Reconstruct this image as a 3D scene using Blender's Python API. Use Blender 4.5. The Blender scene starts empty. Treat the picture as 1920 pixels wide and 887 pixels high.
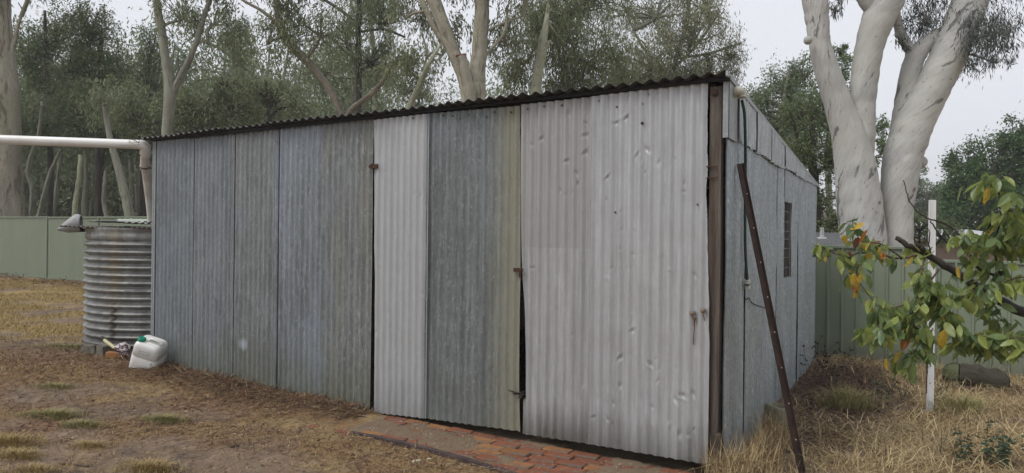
import bpy, bmesh, math, random
import numpy as np
from mathutils import Vector, Matrix
random.seed(7)
RNG = np.random.default_rng(11)
sc = bpy.context.scene
COL = sc.collection
PI = math.pi

# ------------------------------------------------------------------ camera, sky, sun
F, ROLL, EYE = 1260.0, 0.0117, 1.6          # focal length in photo pixels, camera roll, eye height
cam_d = bpy.data.cameras.new("camera")
cam_d.sensor_width = 36.0
cam_d.lens = 36.0 * F / 1920.0
cam_d.clip_start, cam_d.clip_end = 0.05, 3000.0
cam = bpy.data.objects.new("camera", cam_d)
COL.objects.link(cam)
cam.matrix_world = Matrix.Translation((0, 0, EYE)) @ Matrix.Rotation(PI / 2, 4, 'X') @ Matrix.Rotation(ROLL, 4, 'Z')
sc.camera = cam

SUN_EL, SUN_AZ = math.radians(54), math.radians(242)   # azimuth clockwise from +Y
world = bpy.data.worlds.new("World")
sc.world = world
world.use_nodes = True
wn, wl = world.node_tree.nodes, world.node_tree.links
wn.clear()
sky = wn.new('ShaderNodeTexSky'); sky.sky_type = 'NISHITA'; sky.sun_disc = False
sky.sun_elevation = SUN_EL; sky.sun_rotation = SUN_AZ
sky.air_density = 1.0; sky.dust_density = 3.0
hs = wn.new('ShaderNodeHueSaturation'); hs.inputs['Saturation'].default_value = 0.25
mx = wn.new('ShaderNodeMix'); mx.data_type = 'RGBA'; mx.inputs[0].default_value = 0.88
mx.inputs[7].default_value = (6.55, 6.75, 7.2, 1)         # the even cloud layer
bg = wn.new('ShaderNodeBackground'); bg.inputs['Strength'].default_value = 0.1
wo = wn.new('ShaderNodeOutputWorld')
wl.new(sky.outputs[0], hs.inputs['Color']); wl.new(hs.outputs[0], mx.inputs[6])
wl.new(mx.outputs[2], bg.inputs['Color']); wl.new(bg.outputs[0], wo.inputs[0])

sun_d = bpy.data.lights.new("sun", 'SUN')
sun_d.energy = 1.5; sun_d.angle = math.radians(28); sun_d.color = (1.0, 0.97, 0.93)
sun = bpy.data.objects.new("sun", sun_d); COL.objects.link(sun)
sdir = Vector((math.sin(SUN_AZ) * math.cos(SUN_EL), math.cos(SUN_AZ) * math.cos(SUN_EL), math.sin(SUN_EL)))
sun.rotation_euler = sdir.to_track_quat('Z', 'Y').to_euler()
sun.location = sdir * 30
sc.cycles.denoising_prefilter = 'FAST'
vs = sc.view_settings
vs.view_transform = 'Standard'; vs.look = 'None'; vs.exposure = 0.5; vs.gamma = 1.0; vs.use_curve_mapping = False

# ------------------------------------------------------------------ pixel geometry helpers (where things stand)
CA, SA = math.cos(ROLL), math.sin(ROLL)
def sd(px, py):
    u, v = px - 960.0, py - 443.5
    return u * CA + v * SA, -u * SA + v * CA
def P(px, py, Y):
    s, d = sd(px, py)
    return Vector((s / F * Y, Y, EYE - d / F * Y))
A = Vector((1.464, 4.668, 0.0))              # near corner of the shed
XL = Vector((0.8585, -0.5129, 0.0)).normalized()
YL = Vector((0.5129, 0.8585, 0.0)).normalized()
SHED_ROT = math.atan2(XL.y, XL.x)
def to_local(w):
    r = Vector(w) - A
    return Vector((r.dot(XL), r.dot(YL), w[2]))
def to_world(x, y, z=0.0):
    return A + XL * x + YL * y + Vector((0, 0, z))
CL = to_local((0, 0, EYE))
def ray_local(px, py):
    s, d = sd(px, py)
    w = Vector((s / F, 1.0, -d / F))
    return Vector((w.dot(XL), w.dot(YL), w.z))
def L(px, py, y0=0.0):                       # a point on the front plane, shed-local (x, z)
    r = ray_local(px, py); k = (y0 - CL.y) / r.y
    return CL.x + r.x * k, CL.z + r.z * k
def LS(px, py, x0=0.0):                      # a point on the side plane, shed-local (y, z)
    r = ray_local(px, py); k = (x0 - CL.x) / r.x
    return CL.y + r.y * k, CL.z + r.z * k

# ------------------------------------------------------------------ terrain
_rs = np.random.default_rng(5)
_tab = _rs.random((256, 256))
def vnoise(x, y, scale, seed=0):
    x = np.asarray(x, float) * scale + seed * 17.31; y = np.asarray(y, float) * scale + seed * 9.77
    xi = np.floor(x).astype(int); yi = np.floor(y).astype(int)
    fx = x - xi; fy = y - yi
    fx = fx * fx * (3 - 2 * fx); fy = fy * fy * (3 - 2 * fy)
    g = lambda a, b: _tab[a & 255, b & 255]
    return (g(xi, yi) * (1 - fx) + g(xi + 1, yi) * fx) * (1 - fy) + (g(xi, yi + 1) * (1 - fx) + g(xi + 1, yi + 1) * fx) * fy
def fbm(x, y, scale, seed=0, n=4):
    t, a, tot = 0, 1.0, 0
    for i in range(n):
        t = t + a * vnoise(x, y, scale * 2 ** i, seed + i * 3); tot += a; a *= 0.55
    return t / tot
def sstep(a, b, x):
    t = np.clip((x - a) / (b - a), 0, 1); return t * t * (3 - 2 * t)
def tw(x, y): v = to_world(x, y); return (v.x, v.y)
CTRL = []
for (lx, ly, z) in [(0, 0, -.035), (-.8, -.1, -.045), (-1.55, -.1, -.055), (-2.4, -.1, -.06), (-3.2, -.1, -.07), (-3.4, -.4, -.055),
                    (-4.2, -.1, -.045), (-5.4, -.1, -.01), (-6.7, -.1, .035), (-6.7, 2.5, .06), (-1.5, 2.5, -.06), (-4, 3, -.04), (-3, 5.5, .0),
                    (.1, 1.2, -.03), (.1, 2.5, .0), (.1, 5, .0), (-1.5, -1, -.055), (-3, -1, -.055), (.6, .8, -.035)]:
    a, b = tw(lx, ly); CTRL.append((a, b, z))
CTRL += [(0, 4.2, -.06), (-3, 4.6, -.05), (-5, 5, 0), (-7, 8, .04), (-9, 12, .1), (-16, 21, .24), (-11.2, 17.8, .2), (-6.5, 10, .05),
         (4.4, 9.6, -.06), (6.3, 8.3, -.09), (2.4, 4.6, -.03), (5, 5, -.04), (5, 6.4, .02), (2.6, 6.5, .02), (2, 2, -.05), (-2, 0, -.05), (9, 8, -.12),
         (8, 14, -.1), (0, 16, .1), (-25, 10, .1), (25, 10, -.2), (0, -15, -.1)]
CTRL = np.array(CTRL)
def gz(x, y):
    x = np.asarray(x, float); y = np.asarray(y, float); sh = x.shape
    xf, yf = x.ravel(), y.ravel()
    num = np.zeros_like(xf); den = np.zeros_like(xf)
    for (a, b, z) in CTRL:
        w = 1.0 / ((xf - a) ** 2 + (yf - b) ** 2 + 0.05) ** 1.5
        num += w * z; den += w
    h = num / den
    rise = np.clip(yf - 24, 0, 120)
    side = 1 - sstep(-0.1, 0.75, xf / np.maximum(yf, 1.0))
    h = h + rise * (0.03 + 0.15 * side) * sstep(0, 20, rise)
    lx = (xf - A.x) * XL.x + (yf - A.y) * XL.y; ly = (xf - A.x) * YL.x + (yf - A.y) * YL.y
    dist = np.hypot(xf, yf)
    near = 1 - sstep(25, 60, dist)
    h = h + near * ((fbm(xf, yf, .9, 1) - .5) * .045 + (fbm(xf, yf, 5, 2) - .5) * .022)
    # mound of litter against the left wall, hollow under the doors, dust blown over the bricks
    h = h + .03 * np.exp(-((ly + .12) / .18) ** 2) * sstep(-2.9, -3.6, lx) * sstep(-7.1, -6.2, lx) * (0.4 + 1.2 * fbm(xf, yf, 3, 9))
    pave = sstep(-3.05, -2.9, lx) * (1 - sstep(.0, .12, lx)) * sstep(-1.1, -1.0, ly) * (1 - sstep(.1, .2, ly))
    rail = rail_y(lx)
    cov = np.maximum(np.exp(-(((lx + 2.45) / .85) ** 2 + ((ly + .33) / .20) ** 2) ** 2), np.exp(-(((lx + .25) / .62) ** 2 + ((ly + .30) / .32) ** 2) ** 2))
    cov = np.maximum(cov, .55 * sstep(.45, .62, fbm(xf, yf, 3.1, 14)))
    cov = np.clip(cov + (fbm(xf, yf, 8, 4) - .5) * 1.5, 0, 1)
    flat = -.062 + .004 * lx * 0
    dust = flat - .016 + .026 * sstep(.1, .8, cov) + (fbm(xf, yf, 16, 6) - .5) * .014
    inside = pave * sstep(rail - .01, rail + .01, ly)
    h = h * (1 - inside) + dust * inside
    return h.reshape(sh)
def rail_y(lx):                              # the steel edge in the ground, shed-local y at a given x
    return np.interp(lx, [-3.7, -3.2, -2.78, -2.28, -1.8, -1.4, -1.0, 0, .2], [-.70, -.66, -.62, -.615, -.64, -.69, -.74, -.87, -.9])
def gz1(x, y): return float(gz(np.array([x]), np.array([y]))[0])
def ground_at(px, py, z=None):
    s, d = sd(px, py); Y = 1.6 * F / d
    for _ in range(12):
        zz = gz1(s / F * Y, Y); Y = 0.5 * Y + 0.5 * (EYE - zz) * F / d
    return Vector((s / F * Y, Y, gz1(s / F * Y, Y)))

# ------------------------------------------------------------------ object helpers
def tag(o, label=None, cat=None, group=None, kind=None):
    if label: o['label'] = label
    if cat: o['category'] = cat
    if group: o['group'] = group
    if kind: o['kind'] = kind
    return o
def empty(name, loc, label, cat, group=None, rz=0.0, kind=None):
    o = bpy.data.objects.new(name, None); COL.objects.link(o)
    o.location = loc; o.rotation_euler = (0, 0, rz); o.empty_display_size = .1
    return tag(o, label, cat, group, kind)
def obj(name, me, mat=None, parent=None, kind=None, loc=None, rot=None):
    o = bpy.data.objects.new(name, me); COL.objects.link(o)
    if mat is not None and len(me.materials) == 0: me.materials.append(mat)
    if parent is not None: o.parent = parent
    if kind: o['kind'] = kind
    if loc is not None: o.location = loc
    if rot is not None: o.rotation_euler = rot
    return o
def py_mesh(name, verts, faces, smooth=False):
    me = bpy.data.meshes.new(name); me.from_pydata([tuple(v) for v in verts], [], faces); me.update()
    me.polygons.foreach_set('use_smooth', [smooth] * len(me.polygons))
    return me
def np_mesh(name, co, loops, starts, uv=None, smooth=False):
    me = bpy.data.meshes.new(name)
    me.vertices.add(len(co)); me.vertices.foreach_set('co', np.ascontiguousarray(co, np.float32).ravel())
    me.loops.add(len(loops)); me.loops.foreach_set('vertex_index', np.ascontiguousarray(loops, np.int32))
    me.polygons.add(len(starts)); me.polygons.foreach_set('loop_start', np.ascontiguousarray(starts, np.int32))
    me.update(calc_edges=True)
    me.polygons.foreach_set('use_smooth', np.full(len(starts), smooth))
    if uv is not None:
        ul = me.uv_layers.new(name='UVMap'); ul.data.foreach_set('uv', np.ascontiguousarray(uv, np.float32).ravel())
    return me
def grid_mesh(name, pos, smooth=True, keep=None, uvs=None):
    """pos: (nu, nv, 3) grid of points; keep: (nu-1, nv-1) bool of the faces to keep."""
    nu, nv = pos.shape[:2]
    idx = np.arange(nu * nv).reshape(nu, nv)
    q = np.stack([idx[:-1, :-1], idx[1:, :-1], idx[1:, 1:], idx[:-1, 1:]], -1)
    q = q.reshape(-1, 4) if keep is None else q[keep]
    uv = None if uvs is None else uvs.reshape(-1, 2)[q.ravel()]
    return np_mesh(name, pos.reshape(-1, 3), q.ravel(), np.arange(len(q)) * 4, uv, smooth)
class MB:
    """collects boxes, tubes and lathes into one mesh"""
    def __init__(s): s.v, s.f, s.sm = [], [], []
    def add(s, vs, fs, sm=False):
        o = len(s.v); s.v += [tuple(v) for v in vs]; s.f += [[i + o for i in f] for f in fs]; s.sm += [sm] * len(fs); return s
    def box(s, c, size, M=None, jit=0.0):
        vs = []
        for k in range(8):
            p = Vector(((k & 1) - .5, ((k >> 1) & 1) - .5, (k >> 2) - .5))
            p = Vector((p.x * size[0] + random.uniform(-jit, jit), p.y * size[1] + random.uniform(-jit, jit), p.z * size[2] + random.uniform(-jit, jit)))
            if M is not None: p = M @ p
            vs.append(p + Vector(c))
        return s.add(vs, [[0, 2, 3, 1], [4, 5, 7, 6], [0, 1, 5, 4], [2, 6, 7, 3], [0, 4, 6, 2], [1, 3, 7, 5]])
    def bar(s, a, b, w, h, up=(0, 0, 1)):
        a, b = Vector(a), Vector(b); d = (b - a).normalized(); r = d.cross(Vector(up))
        if r.length < 1e-4: r = d.cross(Vector((1, 0, 0)))
        r.normalize(); u = r.cross(d)
        M = Matrix((r, d, u)).transposed()
        return s.box((a + b) / 2, (w, (b - a).length, h), M)
    def tube(s, pts, radii, seg=8, cap=True, sm=True):
        pts = [Vector(p) for p in pts]; n = len(pts)
        if not hasattr(radii, '__len__'): radii = [radii] * n
        t0 = (pts[1] - pts[0]).normalized(); r = t0.orthogonal().normalized(); vs = []
        for i in range(n):
            t = (pts[min(i + 1, n - 1)] - pts[max(i - 1, 0)]).normalized()
            r = (r - t * r.dot(t)); r = r.normalized() if r.length > 1e-6 else t.orthogonal().normalized()
            b = t.cross(r)
            for k in range(seg):
                a = 2 * PI * k / seg
                vs.append(pts[i] + (r * math.cos(a) + b * math.sin(a)) * radii[i])
        fs = [[i * seg + k, i * seg + (k + 1) % seg, (i + 1) * seg + (k + 1) % seg, (i + 1) * seg + k] for i in range(n - 1) for k in range(seg)]
        s.add(vs, fs, sm)
        if cap: s.add(vs[:seg], [list(range(seg))[::-1]]); s.add(vs[-seg:], [list(range(seg))])
        return s
    def mesh(s, name):
        me = bpy.data.meshes.new(name); me.from_pydata(s.v, [], s.f); me.update()
        me.polygons.foreach_set('use_smooth', s.sm); return me
    def build(s, name, mat, parent=None, kind=None, bevel=0.0, **k):
        o = obj(name, s.mesh(name), mat, parent, kind, **k)
        if bevel:
            m = o.modifiers.new('bevel', 'BEVEL'); m.width = bevel; m.segments = 2; m.limit_method = 'ANGLE'
        return o
def catmull(pts, n):
    pts = [np.array(p, float) for p in pts]
    q = [2 * pts[0] - pts[1]] + pts + [2 * pts[-1] - pts[-2]]; out = []
    for i in range(1, len(q) - 2):
        for k in range(n):
            t = k / n
            out.append(.5 * (2 * q[i] + (q[i + 1] - q[i - 1]) * t + (2 * q[i - 1] - 5 * q[i] + 4 * q[i + 1] - q[i + 2]) * t * t + (3 * q[i] - q[i - 1] - 3 * q[i + 1] + q[i + 2]) * t ** 3))
    out.append(pts[-1]); return out

# ------------------------------------------------------------------ materials
class NT:
    def __init__(s, name, rough=.8, spec=.3, metal=0.0):
        s.m = bpy.data.materials.new(name); s.m.use_nodes = True
        s.t = s.m.node_tree; s.n = s.t.nodes; s.l = s.t.links
        s.b = s.n['Principled BSDF']
        s.b.inputs['Roughness'].default_value = rough; s.b.inputs['Specular IOR Level'].default_value = spec; s.b.inputs['Metallic'].default_value = metal
        s._tc = None
    def tc(s, which='Object'):
        if s._tc is None: s._tc = s.n.new('ShaderNodeTexCoord')
        return s._tc.outputs[which]
    def put(s, sock, v):
        if isinstance(v, bpy.types.NodeSocket): s.l.new(v, sock)
        elif isinstance(v, (tuple, list)) and len(v) == 3 and sock.type == 'RGBA': sock.default_value = (*v, 1)
        else: sock.default_value = v
    def map(s, vec, scale=(1, 1, 1), loc=(0, 0, 0), rot=(0, 0, 0)):
        n = s.n.new('ShaderNodeMapping'); s.put(n.inputs[0], vec); n.inputs['Scale'].default_value = scale
        s.put(n.inputs['Location'], loc); n.inputs['Rotation'].default_value = rot
        return n.outputs[0]
    def rnd_vec(s, vec, amt=20):                 # a different patch of the pattern for every object
        oi = s.n.new('ShaderNodeObjectInfo'); m = s.n.new('ShaderNodeMath'); m.operation = 'MULTIPLY'; m.inputs[1].default_value = amt
        s.l.new(oi.outputs['Random'], m.inputs[0])
        a = s.n.new('ShaderNodeVectorMath'); a.operation = 'ADD'; s.put(a.inputs[0], vec); s.l.new(m.outputs[0], a.inputs[1])
        return a.outputs[0]
    def obj_rand(s): return s.n.new('ShaderNodeObjectInfo').outputs['Random']
    def noise(s, vec, scale, detail=4, rough=.55, dist=0.0):
        n = s.n.new('ShaderNodeTexNoise'); s.put(n.inputs['Vector'], vec); n.inputs['Scale'].default_value = scale
        n.inputs['Detail'].default_value = detail; n.inputs['Roughness'].default_value = rough; n.inputs['Distortion'].default_value = dist
        return n.outputs['Fac']
    def voro(s, vec, scale, out='Color', feature='F1'):
        n = s.n.new('ShaderNodeTexVoronoi'); n.feature = feature; s.put(n.inputs['Vector'], vec); n.inputs['Scale'].default_value = scale
        return n.outputs[out]
    def ramp(s, fac, stops, interp='LINEAR'):
        n = s.n.new('ShaderNodeValToRGB'); s.put(n.inputs[0], fac); e = n.color_ramp.elements; n.color_ramp.interpolation = interp
        while len(e) < len(stops): e.new(0.5)
        for el, (p, c) in zip(e, stops):
            el.position = p; el.color = (c, c, c, 1) if not hasattr(c, '__len__') else (*c, 1)
        return n.outputs[0]
    def mix(s, fac, a, b, mode='MIX'):
        n = s.n.new('ShaderNodeMix'); n.data_type = 'RGBA'; n.blend_type = mode
        s.put(n.inputs[0], fac); s.put(n.inputs[6], a); s.put(n.inputs[7], b); return n.outputs[2]
    def math(s, op, a, b=0.0, clamp=False):
        n = s.n.new('ShaderNodeMath'); n.operation = op; n.use_clamp = clamp; s.put(n.inputs[0], a); s.put(n.inputs[1], b); return n.outputs[0]
    def sep(s, vec):
        n = s.n.new('ShaderNodeSeparateXYZ'); s.put(n.inputs[0], vec); return n.outputs
    def attr(s, name):
        n = s.n.new('ShaderNodeAttribute'); n.attribute_name = name; return n.outputs['Fac']
    def island(s): return s.n.new('ShaderNodeNewGeometry').outputs['Random Per Island']
    def dist(s, vec, p, scale=(1, 1, 1)):
        a = s.n.new('ShaderNodeVectorMath'); a.operation = 'SUBTRACT'; s.put(a.inputs[0], vec); a.inputs[1].default_value = p
        b = s.n.new('ShaderNodeVectorMath'); b.operation = 'MULTIPLY'; s.l.new(a.outputs[0], b.inputs[0]); b.inputs[1].default_value = scale
        c = s.n.new('ShaderNodeVectorMath'); c.operation = 'LENGTH'; s.l.new(b.outputs[0], c.inputs[0]); return c.outputs['Value']
    def color(s, c): s.put(s.b.inputs['Base Color'], c); return s
    def rough(s, r): s.put(s.b.inputs['Roughness'], r); return s
    def bump(s, h, strength=.3, dist=.01):
        n = s.n.new('ShaderNodeBump'); n.inputs['Strength'].default_value = strength; n.inputs['Distance'].default_value = dist
        s.put(n.inputs['Height'], h); s.l.new(n.outputs[0], s.b.inputs['Normal']); return s

def gal(name, base, light, warm=0.0, cool=0.0, spangle=.22, metal=.25, rough=.5, green=.0, streak=.5, specks=.5, marks=.3, spot=None, zstep=None, foot=.0, edge_stain=None, sps=48):
    """weathered galvanised iron: spangle, rain streaks, pale oxide specks, brown and green weathering"""
    t = NT(name, rough, .35, metal); o = t.rnd_vec(t.tc(), 7.0); raw = t.tc()
    st = t.noise(t.map(o, (5.5, 5.5, .5)), 1.0, 6, .68)
    st2 = t.noise(t.map(o, (24, 24, 2.2)), 1.0, 5, .65)
    blot = t.noise(t.map(o, (1.1, 1.1, .7)), 1.0, 5, .6)
    c = t.mix(t.ramp(st, [(.33, 0.0), (.67, 1.0)]), base, light)
    c = t.mix(t.math('MULTIPLY', t.ramp(st2, [(.44, 0.0), (.66, 1.0)]), streak), c, tuple(min(1, k * 1.4) for k in light))
    c = t.mix(t.math('MULTIPLY', t.ramp(t.noise(t.map(o, (11, 11, .9), (1, 4, 8)), 1.0, 6, .7), [(.52, 0.0), (.68, .8)]), streak), c, tuple(k * .72 for k in base))
    c = t.mix(t.math('MULTIPLY', t.ramp(blot, [(.46, 0.0), (.64, 1.0)]), cool), c, (.27, .31, .37))
    w = t.noise(t.map(o, (5, 5, .35), (3.3, 1, 2)), 1.0, 5, .6)
    c = t.mix(t.math('MULTIPLY', t.ramp(w, [(.48, 0.0), (.74, .85)]), warm), c, (.235, .215, .155))
    sp = t.sep(t.voro(t.map(o, (1, 1, .7)), 75))[0]
    c = t.mix(spangle, c, t.ramp(sp, [(0, .2), (1, .72)]), 'OVERLAY')
    spk = t.voro(t.map(o, (1, 1, .55)), sps, 'Distance'); spn = t.noise(o, 9, 3)
    spm = t.math('MULTIPLY', t.ramp(spk, [(.16, 1.0), (.32, 0.0)]), t.ramp(spn, [(.50, 0.0), (.64, 1.0)]))
    c = t.mix(t.math('MULTIPLY', spm, specks), c, (.55, .57, .58))
    mk = t.noise(t.map(o, (34, 34, 7)), 1.0, 3, .6); mkb = t.noise(t.map(o, (1.1, 1.1, .9), (7, 3, 1)), 1.0, 3)
    mkf = t.math('MULTIPLY', t.ramp(mk, [(.53, 0.0), (.59, 1.0)]), t.ramp(mkb, [(.36, .15), (.60, 1.0)]))
    c = t.mix(t.math('MULTIPLY', mkf, marks * .6), c, (.115, .122, .124))
    fk = t.noise(t.map(o, (46, 46, 11), (2, 6, 3)), 1.0, 3, .65); fkb = t.noise(t.map(o, (1.6, 1.6, 1.0), (9, 2, 5)), 1.0, 3)
    c = t.mix(t.math('MULTIPLY', t.math('MULTIPLY', t.ramp(fk, [(.55, 0.0), (.66, 1.0)]), t.ramp(fkb, [(.35, .25), (.6, 1.0)])), marks * .9), c, tuple(min(1, k * 1.55) for k in light))
    z = t.sep(raw)[2]
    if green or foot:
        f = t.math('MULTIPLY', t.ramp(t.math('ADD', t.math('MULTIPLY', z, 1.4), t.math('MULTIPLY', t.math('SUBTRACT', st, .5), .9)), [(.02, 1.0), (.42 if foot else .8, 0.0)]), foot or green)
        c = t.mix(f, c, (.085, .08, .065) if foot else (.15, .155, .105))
    if zstep:
        m = t.math('MULTIPLY', t.math('GREATER_THAN', z, zstep[0]), zstep[1])
        c = t.mix(m, c, (.30, .295, .29))
    if edge_stain:
        x = t.sep(raw)[0]
        e = t.ramp(t.math('ADD', t.math('MULTIPLY', t.math('ABSOLUTE', t.math('SUBTRACT', x, edge_stain[0])), 1 / edge_stain[1]), t.math('MULTIPLY', t.math('SUBTRACT', mk, .5), .7)), [(.3, 1.0), (1.0, 0.0)])
        c = t.mix(t.math('MULTIPLY', e, edge_stain[2]), c, edge_stain[3])
    if spot:
        for (p, r, col) in spot:
            d = t.dist(raw, p, (1 / r[0], .3, 1 / r[1]))
            f = t.ramp(t.math('ADD', d, t.math('MULTIPLY', t.math('SUBTRACT', st2, .5), .9)), [(.4, 1.0), (1.0, 0.0)])
            c = t.mix(t.math('MULTIPLY', f, .55), c, col)
    t.color(c); t.rough(t.ramp(st2, [(.2, rough - .1), (.8, rough + .14)]))
    h = t.math('ADD', t.math('MULTIPLY', t.noise(o, 26, 4), .5), t.math('MULTIPLY', sp, .12))
    t.bump(h, .18, .004)
    return t.m
def plain(name, a, b, scale=8, rough=.7, spec=.3, metal=0.0, stretch=(1, 1, 1), bump=.2, bdist=.004, dirt=None):
    t = NT(name, rough, spec, metal); o = t.rnd_vec(t.tc(), 9)
    n = t.noise(t.map(o, stretch), scale, 6, .6)
    c = t.mix(t.ramp(n, [(.3, 0.0), (.7, 1.0)]), a, b)
    if dirt:
        d = t.noise(t.map(o, stretch, (5, 2, 1)), scale * .45, 5, .65)
        c = t.mix(t.math('MULTIPLY', t.ramp(d, [(.48, 0.0), (.68, 1.0)]), dirt[1]), c, dirt[0])
    t.color(c); t.bump(t.noise(t.map(o, stretch), scale * 3, 4), bump, bdist)
    return t.m
def bark(name, pale, mid, patch, patch_amt=.5, lich=None, thr=.6, tilt=0.0, su=1.0):
    t = NT(name, .85, .2); uv = t.map(t.rnd_vec(t.tc('UV'), 13), (1, 1, 1), rot=(0, 0, tilt))
    n1 = t.noise(t.map(uv, (5 * su, .7, 1)), 1.0, 6, .65, .4); n2 = t.noise(t.map(uv, (26, 3.4, 1)), 1.0, 4, .6); n3 = t.noise(t.map(uv, (1.6, .8, 1)), 1.0, 3)
    c = t.mix(t.ramp(n1, [(.35, 0.0), (.68, 1.0)]), pale, mid)
    c = t.mix(t.math('MULTIPLY', t.ramp(n2, [(.45, 0.0), (.75, 1.0)]), .45), c, tuple(k * .62 for k in mid))
    if lich: c = t.mix(t.math('MULTIPLY', t.ramp(n3, [(.42, 0.0), (.62, 1.0)]), .6), c, lich)
    pn = t.noise(t.map(uv, (7 * su, 1.1, 1), (4, 9, 0)), 1.0, 5, .6, .5)
    fl = t.noise(t.map(uv, (38, 8, 1), (2, 5, 0)), 1.0, 4, .6)
    pm = t.math('MAXIMUM', t.ramp(pn, [(thr, 0.0), (thr + .03, 1.0)]), t.ramp(fl, [(thr + .05, 0.0), (thr + .09, 1.0)]))
    c = t.mix(t.math('MULTIPLY', pm, patch_amt), c, patch)
    t.color(c); t.bump(t.math('SUBTRACT', t.math('ADD', n1, t.math('MULTIPLY', n2, .6)), t.math('MULTIPLY', pm, .4)), .5, .03)
    return t.m
def leafmat(name, cols, trans=.25, rough=.55, clump=.5):
    """leaf colours vary leaf by leaf and, over a metre or so, spray by spray"""
    t = NT(name, rough, .35); r = t.island()
    c = t.ramp(r, [(i / max(1, len(cols) - 1), k) for i, k in enumerate(cols)])
    n = t.noise(t.tc('Object'), clump, 2)
    c = t.mix(t.ramp(n, [(.35, .30), (.65, 0.0)]), c, tuple(k * .55 for k in cols[0]))
    t.color(c)
    tr = t.n.new('ShaderNodeBsdfTranslucent'); t.l.new(c, tr.inputs[0])
    ms = t.n.new('ShaderNodeMixShader'); ms.inputs[0].default_value = trans
    out = t.n['Material Output']; t.l.new(t.b.outputs[0], ms.inputs[1]); t.l.new(tr.outputs[0], ms.inputs[2]); t.l.new(ms.outputs[0], out.inputs[0])
    return t.m

# ------------------------------------------------------------------ ground
def ground_mat():
    t = NT('ground_soil', .92, .15); o = t.tc(); straw, litter, dust, lush, mulch = t.attr('straw'), t.attr('litter'), t.attr('dust'), t.attr('lush'), t.attr('mulch')
    n1 = t.noise(o, 1.1, 6, .6); n2 = t.noise(o, 9, 6, .65); n3 = t.noise(o, 60, 4, .6)
    c = t.mix(t.ramp(n1, [(.38, 0.0), (.64, 1.0)]), (.205, .145, .10), (.115, .080, .057))
    c = t.mix(t.ramp(n2, [(.44, 0.0), (.62, 1.0)]), c, (.25, .185, .132))
    c = t.mix(t.ramp(t.noise(o, 4.3, 5, .6), [(.52, 0.0), (.66, .8)]), c, (.075, .06, .05))
    c = t.mix(t.ramp(n3, [(.35, .45), (.65, 0.0)]), c, (.07, .055, .045))
    g = t.noise(o, 34, 5, .7)
    c = t.mix(t.math('MULTIPLY', straw, t.ramp(g, [(.38, .15), (.6, .9)])), c, (.38, .27, .10))
    c = t.mix(t.math('MULTIPLY', litter, t.ramp(g, [(.40, .2), (.58, .95)])), c, (.20, .105, .05))
    c = t.mix(t.math('MULTIPLY', mulch, t.ramp(g, [(.35, .7), (.6, 1.0)])), c, (.06, .042, .034))
    c = t.mix(t.math('MULTIPLY', lush, .6), c, (.06, .065, .035))
    c = t.mix(t.math('MULTIPLY', dust, t.ramp(n2, [(.3, .8), (.7, 1.0)])), c, t.mix(n3, (.11, .08, .056), (.225, .165, .11)))
    t.color(c); t.bump(t.math('ADD', t.math('MULTIPLY', n2, .5), t.math('MULTIPLY', n3, .35)), .7, .02)
    return t.m
def axis(fine0, fine1, step, far0, far1, growth=1.16):
    a = list(np.arange(fine0, fine1, step)); s = step; v = fine1
    b = []
    while v < far1: b.append(v); s *= growth; v += s
    s = step; v = fine0; c = []
    while v > far0: s *= growth; v -= s; c.append(v)
    return np.array(c[::-1] + a + b)
gx, gy = axis(-7.5, 6.0, .045, -900, 900), axis(4.2, 10.0, .045, -300, 1500)
X, Y = np.meshgrid(gx, gy, indexing='ij')
Z = gz(X, Y)
LX = (X - A.x) * XL.x + (Y - A.y) * XL.y; LY = (X - A.x) * YL.x + (Y - A.y) * YL.y
nz = fbm(X, Y, 1.2, 21); nz2 = fbm(X, Y, .5, 23); nz3 = fbm(X, Y, 2.5, 27)
def straw_f(x, y, lx, ly, a, b):
    left = sstep(-5.0, -6.5, x) * sstep(9.0, 10.2, y) * sstep(.38, .56, a)
    fore = sstep(.50, .66, a) * (x < 1.2) * .7 * (1 - sstep(7.0, 9.0, y))
    right = sstep(.35, .6, lx) * sstep(.30, .55, b) * .9
    return np.clip(np.maximum(np.maximum(left, fore), right), 0, 1)
def mulch_f(x, y, lx, ly):
    return np.clip(np.maximum(np.exp(-(((lx - .5) / .55) ** 2 + ((ly - 3.2) / 1.9) ** 2) ** 2), np.exp(-(((x - 5.6) / .9) ** 2 + ((y - 7.5) / .4) ** 2)) * .9), 0, 1) * (lx > 0)
def litter_f(x, y, lx, ly, a, b):
    wall = np.exp(-((ly + .12) / .26) ** 2) * sstep(-3.0, -3.6, lx) * sstep(-7.6, -6.6, lx)
    blob = np.exp(-(((x + 5.6) / 1.3) ** 2 + ((y - 8.1) / .75) ** 2)) * 1.0
    band = np.exp(-((ly + 1.0 - .1 * lx) / .5) ** 2) * sstep(-3.0, -3.6, lx) * sstep(.42, .6, a) * .7
    scat = sstep(.50, .62, fbm(x, y, .8, 88)) * (ly < -.3) * (x < 1.2) * .75
    fen = np.exp(-((ly - 4.55) / .35) ** 2) * (lx < -8)
    edge = np.exp(-((ly + 1.05) / .25) ** 2) * sstep(-.6, -2.2, lx) * sstep(-4.2, -3.2, lx) * .6
    return np.clip(np.maximum.reduce([wall, blob, band, fen, edge, scat]) * (.5 + b), 0, 1)
pave = sstep(-3.05, -2.9, LX) * (1 - sstep(.0, .15, LX)) * sstep(-.02, .03, LY - rail_y(LX)) * (1 - sstep(.2, .3, LY))
g_me = grid_mesh('ground', np.stack([X, Y, Z], -1), True)
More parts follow.
